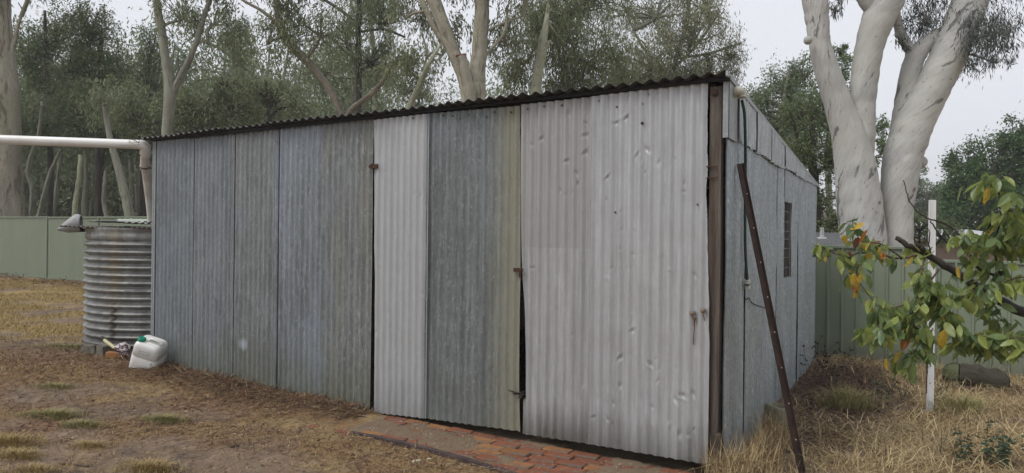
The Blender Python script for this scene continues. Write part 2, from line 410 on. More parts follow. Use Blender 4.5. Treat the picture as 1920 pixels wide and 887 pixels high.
for nm, val in (('straw', straw_f(X, Y, LX, LY, nz, nz3) * (1 - pave)), ('litter', litter_f(X, Y, LX, LY, nz, nz3) * (1 - pave)), ('dust', pave), ('mulch', mulch_f(X, Y, LX, LY)),
                ('lush', sstep(22, 26, Y) * (1 - sstep(.2, .6, X / np.maximum(Y, 1))))):
    at = g_me.attributes.new(nm, 'FLOAT', 'POINT'); at.data.foreach_set('value', np.ascontiguousarray(val, np.float32).ravel())
obj('ground', g_me, ground_mat(), kind='structure')

# ------------------------------------------------------------------ shed
shed = empty('corrugated_shed', A, 'long shed of patched grey corrugated iron with two tall doors and a skillion roof', 'shed', rz=SHED_ROT)
M_wall = [gal('galvanised_wall', b, l, warm=w, cool=c, green=.6, streak=.5, marks=m, spangle=.18, specks=.35, spot=s) for (b, l, w, c, m, s) in
          [((0.136, 0.153, 0.164), (0.216, 0.238, 0.251), .0, .3, .5, None),
           ((0.140, 0.157, 0.164), (0.225, 0.243, 0.251), .08, .3, .6, None),
           ((0.145, 0.158, 0.162), (0.230, 0.244, 0.246), .2, .25, .7, [((L(459, 645)[0], 0, L(459, 645)[1]), (.08, .08), (.55, .6, .68))]),
           ((0.143, 0.162, 0.176), (0.232, 0.255, 0.275), .12, .7, .75, None),
           ((0.147, 0.159, 0.160), (0.235, 0.247, 0.244), .5, .4, .9, None)]]
xe = L(976, 500)[0]
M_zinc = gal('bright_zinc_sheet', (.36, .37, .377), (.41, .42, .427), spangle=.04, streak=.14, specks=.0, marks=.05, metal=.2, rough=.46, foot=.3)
M_old = gal('old_galvanised_sheet', (.118, .130, .132), (.178, .192, .193), warm=.2, cool=.25, spangle=.18, marks=.75, specks=.35, green=.3, edge_stain=(xe + .02, .34, .6, (.29, .275, .19)))
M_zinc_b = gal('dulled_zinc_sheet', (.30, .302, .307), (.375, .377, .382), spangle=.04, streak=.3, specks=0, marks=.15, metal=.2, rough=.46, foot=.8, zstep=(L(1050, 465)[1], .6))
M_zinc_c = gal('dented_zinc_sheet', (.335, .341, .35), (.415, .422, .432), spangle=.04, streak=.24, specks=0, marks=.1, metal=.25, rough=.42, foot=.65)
M_side = gal('spangled_zincalume', (.285, .317, .335), (.385, .42, .44), spangle=.28, streak=.15, specks=1.0, sps=27, marks=.3, metal=.3, rough=.42, cool=.1, green=.25)
M_side2 = gal('side_upper_iron', (.33, .355, .368), (.44, .465, .48), spangle=.15, streak=.5, specks=.6, sps=27, marks=.3, metal=.3, rough=.45)
M_roof = plain('stained_shade_roof_iron', (.022, .022, .024), (.04, .04, .042), 5, .45, .4, .1)  # old stained iron, with the shade under the eave also put into its colour
M_dark = plain('dark_timber', (.045, .035, .028), (.075, .06, .048), 6, .85, .2, stretch=(1, 1, .15))
M_post = plain('weathered_post', (.11, .083, .068), (.045, .036, .03), 22, .85, .2, stretch=(1, 1, .06), bump=1.0, bdist=.02, dirt=((.20, .175, .155), .7))
M_rust = plain('rusty_steel', (.07, .035, .025), (.035, .022, .018), 30, .8, .3, .2, dirt=((.14, .06, .03), .5))
M_black = plain('blackened_iron', (.02, .018, .018), (.035, .028, .025), 20, .7, .3)

def corr(name, mat, parent, u0, u1, zb, zt, axis='x', off=0.0, pitch=.076, depth=.020, per=10, rows=24, dents=(), hole=None, edge=None, wav=.003, seed=0, shallow=None):
    cal = lambda f, u: np.array([f(q) for q in u]) if callable(f) else np.full(len(u), float(f))
    nu = max(3, int((u1 - u0) / pitch * per) + 1); u = np.linspace(u0, u1, nu); v = np.linspace(0, 1, rows + 1)
    zbu = cal(zb, u) + (_rs.random(nu) - .5) * .006; ztu = cal(zt, u)
    U = np.repeat(u[:, None], rows + 1, 1); V = zbu[:, None] + (ztu - zbu)[:, None] * v[None, :]
    if hole is not None:                       # rows and columns that follow the cut-out
        U, V = None, None
        u = np.unique(np.concatenate([u, [hole[0], hole[1]]])); vz = np.unique(np.concatenate([np.linspace(zb, zt, rows + 1), [hole[2], hole[3]]]))
        U, V = np.meshgrid(u, vz, indexing='ij'); nu = len(u)
    if edge is not None:                       # a ragged or bowed side edge, clipped
        lo, hi = edge; U = np.clip(U, lo(V) if lo else -1e9, hi(V) if hi else 1e9)
    amp = depth if shallow is None else depth * np.interp(U, shallow[0], shallow[1])
    W = amp * (.5 + .5 * np.cos(2 * PI * (U - u0) / pitch)) + (fbm(U * 1.3, V * .8, 1.0, seed + 3) - .5) * wav * 4 + (fbm(U, V, 6, seed + 5) - .5) * wav
    for (du, dv, r, a, ang) in dents:
        p, q = (U - du), (V - dv); c, s = math.cos(ang), math.sin(ang); a1, b1 = (p * c + q * s) / r, (-p * s + q * c) / (r * .6)
        W = W - a * np.exp(-(a1 ** 2 + b1 ** 2)) + a * .7 * np.exp(-((a1 * .8) ** 2 + ((b1 - 1.1) * 2.2) ** 2))
    pos = np.stack([U, off - W, V], -1) if axis == 'x' else np.stack([off + W, U, V], -1)
    if axis == 'x': pos = pos
    keep = None
    if hole is not None:
        cu, cv = (u[:-1] + u[1:]) / 2, (vz[:-1] + vz[1:]) / 2
        keep = ~((cu[:, None] > hole[0]) & (cu[:, None] < hole[1]) & (cv[None] > hole[2]) & (cv[None] < hole[3]))
    return obj(name, grid_mesh(name, pos, True, keep), mat, parent)
def lerp(a, b):                                # z as a straight line between two (x, z) points
    return lambda x: a[1] + (b[1] - a[1]) * (x - a[0]) / (b[0] - a[0])
RZ0, RSL, OVH = 2.735, .078, .13
def roofz(y): return RZ0 - RSL * (y + OVH)
# front, left part: five old sheets
bx = [L(p, 440)[0] for p in (290, 363, 440, 523, 611, 697)]
for i in range(5):
    corr('wall_sheet', M_wall[i], shed, bx[i] - (.03 if i else 0), bx[i + 1] + .012, lambda x: np.interp(x, [-6.8, -3.2], [-.05, -.16]), 2.695, off=-.002 * i, per=10, rows=40, seed=i, wav=.004, depth=.023)
# doors
def door(name, sheets, hz, label):
    d = bpy.data.objects.new(name, None); COL.objects.link(d); d.parent = shed; d['label'] = label; d.empty_display_size = .1
    for s in sheets: corr('door_sheet', s[0], d, *s[1:5], **s[5])
    return d
def dents(n, x0, x1, z0, z1, rng, r=(.009, .02), a=(.005, .012)):
    return [(rng.uniform(x0, x1), rng.uniform(z0, z1), rng.uniform(*r), rng.uniform(*a) * rng.choice([1, 1, 1, -.6]), rng.uniform(0, 3)) for _ in range(n)]
rg = np.random.default_rng(3)
y1 = -.022
d1l, d1m, d1r = L(703, 225, y1), L(808, 213, y1), L(975, 199, y1)
b1l, b1m, b1r = L(703, 773, y1), L(806, 785, y1), L(978, 809, y1)
e_r = lambda zz: np.interp(zz, [0, b1r[1], .35, 1.0, 1.25, 2.68, 3], [b1r[0] - .004, b1r[0] - .004, b1r[0] - .02, L(976, 560, y1)[0], L(978, 490, y1)[0], d1r[0], d1r[0]])
e_l = lambda zz: np.interp(zz, [b1l[1], 2.68], [b1l[0], d1l[0]]) + (fbm(zz, zz * 0, 3, 8) - .5) * .012
door1 = door('shed_door', [
    (M_zinc, d1l[0] - .02, d1m[0], lerp(b1l, b1m), lerp(d1l, d1m), dict(off=y1 - .004, rows=200, dents=dents(24, d1l[0], d1m[0], .1, 2.6, rg, a=(.003, .009)), edge=(e_l, None), seed=11, wav=.005)),
    (M_old, d1m[0] - .03, d1r[0] + .06, lerp(b1m, b1r), lerp(d1m, d1r), dict(off=y1, rows=90, dents=dents(6, d1m[0], d1r[0], .1, 2.6, rg, a=(.002, .005)), edge=(None, e_r), seed=12, wav=.005, depth=.019))], None,
    'door of one bright and one old grey sheet')
y2 = -.026
d2l, d2m, d2r = L(977, 197, y2), L(1118, 181, y2), L(1327, 154, y2)
b2l, b2m, b2r = L(983, 813, y2), L(1122, 834, y2), L(1335, 870, y2)
zs = L(985, 747, y2)[1]
e2l = lambda zz: np.where(zz < zs, L(981, 790, y2)[0], np.interp(zz, [zs, 1.0, 1.3, 2.68], [L(987, 740, y2)[0], L(984, 560, y2)[0], L(981, 480, y2)[0], d2l[0]]))
e2r = lambda zz: np.interp(zz, [b2r[1], 1.2, 1.75, 1.95, 2.1, 2.3, d2r[1]], [b2r[0], L(1330, 500, y2)[0], L(1327, 370, y2)[0], L(1326, 330, y2)[0] - .002, L(1327, 280, y2)[0] + .0, L(1327, 240, y2)[0], d2r[0]]) + (fbm(zz, zz * 0, 5, 18) - .5) * .02
named = [L(px, py, y2) for (px, py) in ((1158, 230), (1176, 220), (1141, 332), (1196, 290), (1215, 282), (1236, 306), (1282, 742), (1141, 786), (1300, 738), (1275, 813), (1164, 670), (1220, 683), (1163, 722), (1268, 748))]
big = [(p[0], p[1], rg.uniform(.016, .028), rg.uniform(.009, .015), rg.uniform(0, 3)) for p in named]
named2 = [L(px, py, y2) for (px, py) in ((998, 273), (1098, 232), (1098, 254), (1098, 286), (1063, 302), (1080, 325), (1083, 344), (1016, 260), (1066, 212), (1050, 358))]
big2 = [(p[0], p[1], rg.uniform(.014, .028), rg.uniform(.008, .014), rg.uniform(0, 3)) for p in named2]
door2 = door('shed_door', [
    (M_zinc_b, d2l[0] - .05, d2m[0], lerp(b2l, b2m), lerp(d2l, d2m), dict(off=y2, rows=200, dents=big2 + dents(22, d2l[0], d2m[0], .1, 2.6, rg, a=(.003, .008)), edge=(e2l, None), seed=13, wav=.005)),
    (M_zinc_c, d2m[0] - .02, d2r[0] + .04, lerp(b2m, b2r), lerp(d2m, d2r), dict(off=y2 - .011, rows=220, dents=big + dents(46, d2m[0], d2r[0] - .05, .1, 2.5, rg, a=(.003, .010)), edge=(None, e2r), seed=14, wav=.006, depth=.018))], None,
    'dented silvery door nearest the corner post')
# nails and small holes
def nails(parent, pts, y, r=.006):
    m = MB()
    for (px, py) in pts:
        x, z = L(px, py, y); m.tube([(x, y - .022, z), (x, y - .012, z)], [r, r * 1.2], 6, sm=False)
    o = m.build('nail_heads', M_rust, parent, 'stuff'); return o
nails(door1, [(711, 236), (776, 222), (833, 217), (851, 218), (865, 223), (882, 216), (914, 220), (929, 211), (960, 211)], y1)
nails(door2, [(991, 205), (1022, 200), (1055, 198), (1125, 190), (1218, 178), (1319, 162), (1158, 201), (1204, 232), (1155, 398), (1181, 395), (1309, 384)], y2)
x, z = L(1206, 232, y2); obj('bullet_hole_rust', MB().tube([(x, y2 - .0205, z), (x, y2 - .0185, z)], [.013, .013], 7, sm=False).mesh('rust_mark'), M_black, door2)
x, z = L(1205, 196, y2); obj('bullet_hole_rust', MB().tube([(x, y2 - .0205, z), (x, y2 - .0185, z)], [.010, .012], 6, sm=False).mesh('rust_mark'), M_black, door2)
# hinge, latches
x, z = L(703, 312, -.05)
h = MB(); h.box((x, -.052, z), (.075, .012, .042)); h.box((x - .06, -.04, z + .004), (.05, .008, .03)); h.tube([(x - .035, -.055, z - .026), (x - .035, -.055, z + .026)], .010, 8); h.build('hinge', M_rust, door1, bevel=.003)
x, z = L(972, 506, -.05)
h = MB(); h.box((x, -.055, z), (.085, .016, .03)); h.box((x + .02, -.055, z - .03), (.02, .012, .06)); h.build('latch', M_rust, door2, bevel=.003)
x, z = L(972, 737, -.05)
h = MB(); h.tube([(x - .09, -.05, z + .01), (x, -.058, z), (x + .05, -.04, z + .015)], .006, 6); h.tube([(x - .05, -.05, z - .012), (x + .055, -.05, z - .006)], .006, 6); h.box((x + .02, -.046, z - .02), (.03, .02, .04)); h.build('latch', M_black, door1)
# timber: corner post, door posts, top plate
m = MB(); pts = []
nseg = 22
for i in range(nseg + 1):
    zz = -.12 + (2.66 + .12) * i / nseg; j = lambda a: (fbm(np.array([zz * 2.2]), np.array([a * 3.7]), 1.0, 40 + a)[0] - .5) * .022
    pts.append([(-.094 + j(1), -.024 + j(2) * .5, zz), (-.011 + j(3) * .5, -.026 + j(4) * .5, zz), (-.011 + j(3) * .3, .07, zz), (-.094, .07, zz)])
vs = [p for row in pts for p in row]
fs = [[i * 4 + k, i * 4 + (k + 1) % 4, (i + 1) * 4 + (k + 1) % 4, (i + 1) * 4 + k] for i in range(nseg) for k in range(4)] + [[3, 2, 1, 0], [nseg * 4 + k for k in range(4)]]
post = obj('corner_post', py_mesh('corner_post', vs, fs), M_post, shed)
x, z = L(1340, 174, -.03); MB().tube([(x, -.024, z), (x, -.040, z), (x, -.043, z)], [.024, .022, .006], 14, sm=False).build('bolt', M_rust, post)
for yy in (312, 333):
    x, z = L(1336, yy, -.03); MB().tube([(x - .04, -.036, z), (x + .01, -.04, z - .004), (x + .03, -.036, z + .004)], .004, 5).build('wire_tie', M_rust, post)
x, z = L(1348, 862, -.03); MB().box((x - .005, -.045, z + .06), (.035, .03, .24), jit=.008).build('packing_block', M_dark, post)
MB().box((-3.30, .045, 1.25), (.09, .07, 2.8)).build('door_post', M_dark, shed)
MB().box((-1.62, .07, 1.0), (.07, .05, 0.3)).build('door_stop', M_dark, shed)
MB().box((-3.36, .06, 2.645), (6.6, .09, .10)).build('top_plate', M_dark, shed)
MB().box((-3.0, -.052, 2.70), (6.1, .03, .028)).build('fascia', plain('fascia_eave_shade', (.010, .010, .011), (.016, .015, .015), 8, .6, .2), shed)  # near-black: the shade below the roof edge is put into the board's colour
# corner flashing left, corner flashing right
M_flash = gal('flashing', (.24, .255, .265), (.33, .345, .35), spangle=.2, streak=.3, specks=.3, marks=.3)
xl = L(290, 440)[0]
m = MB(); m.box((xl + .005, -.018, 1.31), (.062, .006, 2.76)); m.box((xl - .024, .05, 1.31), (.006, .13, 2.76)); m.build('corner_flashing', M_flash, shed)
m = MB(); m.box((.033, .125, 2.50), (.006, .25, .40)); m.box((.016, -.027, 2.50), (.036, .006, .40)); m.build('corner_flashing', M_flash, shed)
# side wall, lower sheets; the fifth has the cut-out window
ys = [.0, .643, 1.345, 2.05, 2.46, 3.38, 4.1, 5.0]
w0, w1 = LS(1468, 378)[0], LS(1482, 378)[0]
wz1, wz0 = LS(1474, 378)[1], LS(1474, 521)[1]
for i in range(7):
    corr('side_wall_sheet', M_side, shed, ys[i] - (.02 if i else 0), ys[i + 1], -.12, 2.36, axis='y', off=.002 + .004 * (i % 2), per=8, rows=30, seed=20 + i, wav=.006,
         hole=(max(w0, 2.47), w1, wz0, wz1) if i == 4 else None)
yu = [.25, .9, 1.55, 2.3, 3.0, 3.9, 5.02]
stp = [.0, -.012, -.02, -.0, -.012, -.004]
for i in range(6):
    corr('side_wall_sheet', M_side2, shed, yu[i] - (.02 if i else 0), yu[i + 1], (lambda k: (lambda y: 2.315 + stp[k] + (_rs.random() - .5) * .012))(i), lambda y: roofz(y) - .028, axis='y', off=.024 + .003 * (i % 2), per=8, rows=8, seed=40 + i, wav=.008, depth=.027)
# other two walls
for i in range(7):
    corr('wall_sheet', M_wall[i % 4], shed, ys[i] - (.02 if i else 0), ys[i + 1], -.1, lambda y: roofz(y) - .03, axis='y', off=bx[0] - .01, per=6, rows=6, seed=60 + i)
for i in range(9):
    corr('back_wall_sheet', M_wall[i % 4], shed, bx[0] + i * .744 - (.02 if i else 0), bx[0] + (i + 1) * .744, -.1, 2.31, axis='x', off=5.0 + .003 * (i % 2), per=6, rows=4, seed=80 + i)
# roof: nine long sheets, the wave showing along the front edge
rx0, rx1 = L(263, 255, -.13)[0], .035
nr = 9; pr = .104
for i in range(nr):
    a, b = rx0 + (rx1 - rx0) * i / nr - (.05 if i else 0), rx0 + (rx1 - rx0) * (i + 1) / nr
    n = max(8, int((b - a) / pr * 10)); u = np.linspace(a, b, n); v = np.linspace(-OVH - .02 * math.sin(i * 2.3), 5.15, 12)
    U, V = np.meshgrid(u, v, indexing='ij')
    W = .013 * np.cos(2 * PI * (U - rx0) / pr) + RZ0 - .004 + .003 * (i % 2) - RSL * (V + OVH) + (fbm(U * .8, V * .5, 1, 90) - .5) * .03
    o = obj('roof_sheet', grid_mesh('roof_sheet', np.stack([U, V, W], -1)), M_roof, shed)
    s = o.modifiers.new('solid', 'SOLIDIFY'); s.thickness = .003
m = MB(); m.bar((.042, -.12, roofz(-.12) - .012), (.042, 5.1, roofz(5.1) - .012), .012, .035); m.build('barge_strip', M_flash, shed)
for yy in (.5, 2.0, 3.5, 4.9):
    MB().box((-3.36, yy, roofz(yy) - .065), (6.6, .05, .07)).build('purlin', M_dark, shed)
# window: mesh over a rusty backing sheet
win = bpy.data.objects.new('window', None); COL.objects.link(win); win.parent = shed
M_winback = plain('rusty_backing', (.035, .024, .02), (.06, .04, .033), 12, .85, .2, stretch=(1, 1, .1))
corr('backing_sheet', M_winback, win, w0 - .15, w1 + .2, wz0 - .1, wz1 + .1, axis='y', off=-.10, per=8, rows=4)
m = MB()
for k in range(1, 8):
    zz = wz0 + (wz1 - wz0) * k / 8 + random.uniform(-.012, .012); m.tube([(-.006, w0 - .03, zz), (-.002, (w0 + w1) / 2, zz + random.uniform(-.01, .01)), (-.006, w1 + .03, zz)], .0036, 5)
for k in range(1, 6):
    yy = w0 + (w1 - w0) * k / 6; m.tube([(-.008, yy, wz0 - .03), (-.004, yy + random.uniform(-.01, .01), (wz0 + wz1) / 2), (-.008, yy, wz1 + .03)], .0036, 5)
M_wire = plain('grey_wire', (.3, .29, .28), (.2, .17, .15), 20, .5, .4, .5)
m.build('wire_mesh', M_wire, win)
m = MB()
for (y_, z_, hy, hz) in ((w0 - .004, (wz0 + wz1) / 2, .02, wz1 - wz0 + .03), (w1 + .004, (wz0 + wz1) / 2, .02, wz1 - wz0 + .03)): m.box((.0, y_, z_), (.012, hy, hz))
for z_ in (wz0, wz1): m.box((.001, (w0 + w1) / 2, z_), (.012, w1 - w0, .016))
m.build('window_edge', M_flash, win)

# ------------------------------------------------------------------ brick paving and steel edge
pv = bpy.data.objects.new('brick_paving', None); COL.objects.link(pv); pv.location = A; pv.rotation_euler = (0, 0, SHED_ROT); tag(pv, kind='structure')
def brickmat(nm, a, b):
    t = NT(nm, .85, .25); o = t.rnd_vec(t.tc(), 30); n = t.noise(o, 22, 6, .65)
    c = t.mix(t.ramp(n, [(.35, 0.0), (.65, 1.0)]), a, b)
    c = t.mix(t.math('MULTIPLY', t.obj_rand(), .55), c, tuple(k * .55 for k in b))
    c = t.mix(t.ramp(t.noise(t.tc(), 7, 5, .7), [(.44, 0.0), (.62, .9)]), c, (.125, .10, .08))
    t.color(c); t.bump(n, .5, .006); return t.m
M_brick = [brickmat('red_brick', (.265, .095, .05), (.18, .065, .036)), brickmat('orange_brick', (.33, .16, .062), (.25, .11, .045))]
def brick_mesh(seed, size=(.222, .103, .05)):
    r = random.Random(seed); b = bmesh.new(); bmesh.ops.create_cube(b, size=1)
    for v in b.verts: v.co = Vector((v.co.x * size[0] + r.uniform(-.004, .004), v.co.y * size[1] + r.uniform(-.004, .004), v.co.z * size[2] + r.uniform(-.002, .002)))
    bmesh.ops.bevel(b, geom=[e for e in b.edges if e.verts[0].co.z > 0 or e.verts[1].co.z > 0], offset=.006, segments=1, affect='EDGES')
    me = bpy.data.meshes.new('brick'); b.to_mesh(me); b.free(); return me
bms = []
for mt in M_brick:
    for s in range(3):
        me = brick_mesh(s); me.materials.append(mt); bms.append(me)
rb = random.Random(4)
for row in range(7):
    yc = .0 - .06 - row * .113 if row else -.055
    off = rb.uniform(0, .2)
    for c in range(17):
        xc = -3.62 + off + c * .234
        if xc > .12 or xc < -2.95 or yc < rail_y(xc) + .06: continue
        me = bms[rb.choice([0, 1, 2, 0, 1, 2, 3, 4])] if row else bms[rb.choice([0, 1, 2, 0, 4])]
        o = obj('brick', me, None, pv); o.location = (xc, yc, -.085 + rb.uniform(-.007, .006)); o.rotation_euler = (rb.uniform(-.02, .02), rb.uniform(-.02, .02), rb.uniform(-.02, .02))
for k_, (xc, rz_) in enumerate([(-3.30, -.02), (-3.05, .05), (-2.86, .03)]):
    o = obj('brick', bms[k_], None, pv); o.location = (xc, rail_y(xc) - .02, -.072); o.rotation_euler = (.02, 0, rz_)
m = MB(); prev = None
for xx in np.linspace(-2.85, .15, 12):
    p = to_world(xx, rail_y(xx) - .02, -.078 + .008 * math.sin(xx * 2))
    if prev is not None: m.bar(prev, p, .045, .08)
    prev = p
rl = obj('steel_edge', m.mesh('steel_edge'), plain('purple_brown_steel', (.075, .05, .05), (.05, .036, .038), 14, .6, .35, .2, dirt=((.16, .125, .10), .5)))
tag(rl, 'dark brown steel edging strip set in the ground beside the brick paving', 'edging')

# ------------------------------------------------------------------ fences
def greenmat(nm, a, b):
    t = NT(nm, .45, .4); o = t.tc(); n = t.noise(t.map(t.rnd_vec(o, 5), (3, 3, .5)), 1.0, 5, .6)
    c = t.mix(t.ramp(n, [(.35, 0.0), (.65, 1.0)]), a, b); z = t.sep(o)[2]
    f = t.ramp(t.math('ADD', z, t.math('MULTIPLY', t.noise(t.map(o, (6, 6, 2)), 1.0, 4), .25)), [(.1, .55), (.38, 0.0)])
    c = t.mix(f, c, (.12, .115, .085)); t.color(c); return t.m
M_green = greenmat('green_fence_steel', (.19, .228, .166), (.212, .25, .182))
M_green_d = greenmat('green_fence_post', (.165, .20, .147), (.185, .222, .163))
def rib_profile(w, pitch, rib, depth):
    """flat pans with narrow trapezoid ribs: list of (x, y)"""
    pts = [(0, 0)]; x = pitch * .5
    while x + rib < w:
        pts += [(x - rib * .9, 0), (x - rib * .4, -depth), (x + rib * .4, -depth), (x + rib * .9, 0)]; x += pitch
    pts.append((w, 0)); return pts
def fence(name, label, p0, p1, widths, tops, pitch, rib, depth, group=None):
    p0 = Vector((p0[0], p0[1], 0)); p1 = Vector((p1[0], p1[1], 0)); d = (p1 - p0).normalized(); rz = math.atan2(d.y, d.x)
    root = empty(name, p0, label, 'fence', group, rz); x = 0.0
    for i, (w, top) in enumerate(zip(widths, tops)):
        w0_ = root.matrix_basis @ Vector((x, 0, 0)); w1_ = root.matrix_basis @ Vector((x + w, 0, 0)); zb0, zb1 = gz1(w0_.x, w0_.y) - .06, gz1(w1_.x, w1_.y) - .06
        pr = rib_profile(w, pitch, rib, depth); vs = []; fs = []
        for (a, b) in pr:
            zb = zb0 + (zb1 - zb0) * a / w; vs += [(x + a, b, zb), (x + a, b, top - .02)]
        for k in range(len(pr) - 1): fs.append([2 * k, 2 * k + 2, 2 * k + 3, 2 * k + 1])
        o = obj('fence_sheet', py_mesh('fence_sheet', vs, fs), M_green, root)
        MB().box((x + w / 2, 0, top - .018), (w - .06, .058, .04)).build('top_rail', M_green_d, root, bevel=.006)
        MB().box((x + w / 2, .004, (zb0 + zb1) / 2 + .09), (w - .06, .05, .05)).build('bottom_rail', M_green_d, root)
        for px_ in ([x] if i else [x, ]) + ([x + w] if i == len(widths) - 1 else []):
            zt = max(top, tops[i - 1] if i else top) + .008
            MB().box((px_, 0, (zt + zb0) / 2 - .05), (.055, .066, zt - zb0 + .1)).build('post', M_green_d, root, bevel=.005)
        x += w
    return root
# left fence: passes behind the tank and the shed
yl = 21.0
fa = P(-260, 515, 24.5); fb = P(88, 520, 19.55)
dl = Vector((fb.x - fa.x, fb.y - fa.y, 0)).normalized(); ln = (Vector((fb.x, fb.y, 0)) - Vector((fa.x, fa.y, 0))).length
n2 = 2.0
zt_ = EYE - sd(60, 407)[1] / F * 20.1
fence('panel_fence', 'pale green steel panel fence behind the round water tank', (fa.x, fa.y), (fb.x, fb.y), [ln / 2, ln / 2, 2.36, 2.36, 2.36], [zt_ + .03, zt_ + .01, zt_, zt_, zt_ - .02], .105, .012, .008)
# right fence: stepped panels beside the fruit tree
ga = P(1512, 672, 9.72); gb = P(1920, 712, 8.25)
dr = Vector((gb.x - ga.x, gb.y - ga.y, 0)).normalized()
s0 = Vector((ga.x, ga.y, 0)) - dr * 2.45
zA = EYE - sd(1600, 461)[1] / F * 9.4; zB = EYE - sd(1850, 489)[1] / F * 8.5
fence('panel_fence', 'darker green steel panel fence behind the fruit tree and white post', (s0.x, s0.y), (gb.x, gb.y), [2.45, 1.52, 2.37, 2.37, 2.37], [zA + .02, zA, zB, zB - .12, zB - .2], .185, .022, .03)

# ------------------------------------------------------------------ trees
def norm(a): return a / np.maximum(np.linalg.norm(a, axis=-1, keepdims=True), 1e-9)
def leaf_mesh(name, C, D, Ln, Wd, rng):
    n = len(C); w = norm(np.cross(D, rng.normal(size=(n, 3)))); Ln = Ln[:, None]; Wd = Wd[:, None] * .5
    co = np.empty((n, 4, 3)); m = C + D * Ln * .42
    co[:, 0] = C; co[:, 1] = m + w * Wd; co[:, 2] = C + D * Ln; co[:, 3] = m - w * Wd
    return np_mesh(name, co.reshape(-1, 3), np.arange(4 * n), np.arange(n) * 4)
def tube_np(pts, radii, seg, rng=None, rough=.0, uv0=0.0):
    """a tapered tube; returns verts, quads, uv (metres) with the seam at the far side"""
    pts = np.array(pts, float); n = len(pts); radii = np.array(radii, float)
    T = norm(np.gradient(pts, axis=0)); r = np.cross(T, np.array([[1.0, 0, 0]])); bad = np.linalg.norm(r, axis=1) < .1
    r[bad] = np.cross(T[bad], np.array([[0, 0, 1.0]])); r = norm(r); b = np.cross(T, r)
    # r points along +-Y for an upright trunk: keep the seam away from the camera
    sgn = np.where(r[:, 1:2] < 0, -1.0, 1.0); r = r * sgn; b = b * sgn
    a = np.linspace(0, 2 * PI, seg + 1); ring = r[:, None] * np.cos(a)[None, :, None] + b[:, None] * np.sin(a)[None, :, None]
    R = np.repeat(radii[:, None], seg + 1, 1)
    if rough:
        ln = np.concatenate([[0], np.cumsum(np.linalg.norm(np.diff(pts, axis=0), axis=1))])
        sdv = rng.uniform(0, 90); aa = a.copy(); aa[-1] = 0
        nzv = fbm(np.cos(aa)[None] * 1.2 + sdv + 0 * ln[:, None], np.sin(aa)[None] * 1.2 + ln[:, None] * 1.1 + sdv, 1.0, 7) - .5
        R = R * (1 + rough * 2 * nzv)
    pos = pts[:, None] + ring * R[..., None]
    ln = np.concatenate([[0], np.cumsum(np.linalg.norm(np.diff(pts, axis=0), axis=1))])
    uv = np.stack([np.repeat((a * radii.mean())[None], n, 0), np.repeat(ln[:, None], seg + 1, 1) + uv0], -1)
    return pos, uv
def join_tubes(name, tubes, smooth=True):
    co, lo, uvs, o = [], [], [], 0
    for pos, uv in tubes:
        nu, nv = pos.shape[:2]; idx = np.arange(nu * nv).reshape(nu, nv) + o
        q = np.stack([idx[:-1, :-1], idx[:-1, 1:], idx[1:, 1:], idx[1:, :-1]], -1).reshape(-1, 4)
        co.append(pos.reshape(-1, 3)); lo.append(q.ravel()); uvs.append(uv.reshape(-1, 2)[q.ravel() - o]); o += nu * nv
    lo = np.concatenate(lo); return np_mesh(name, np.concatenate(co), lo, np.arange(len(lo) // 4) * 4, np.concatenate(uvs), smooth)
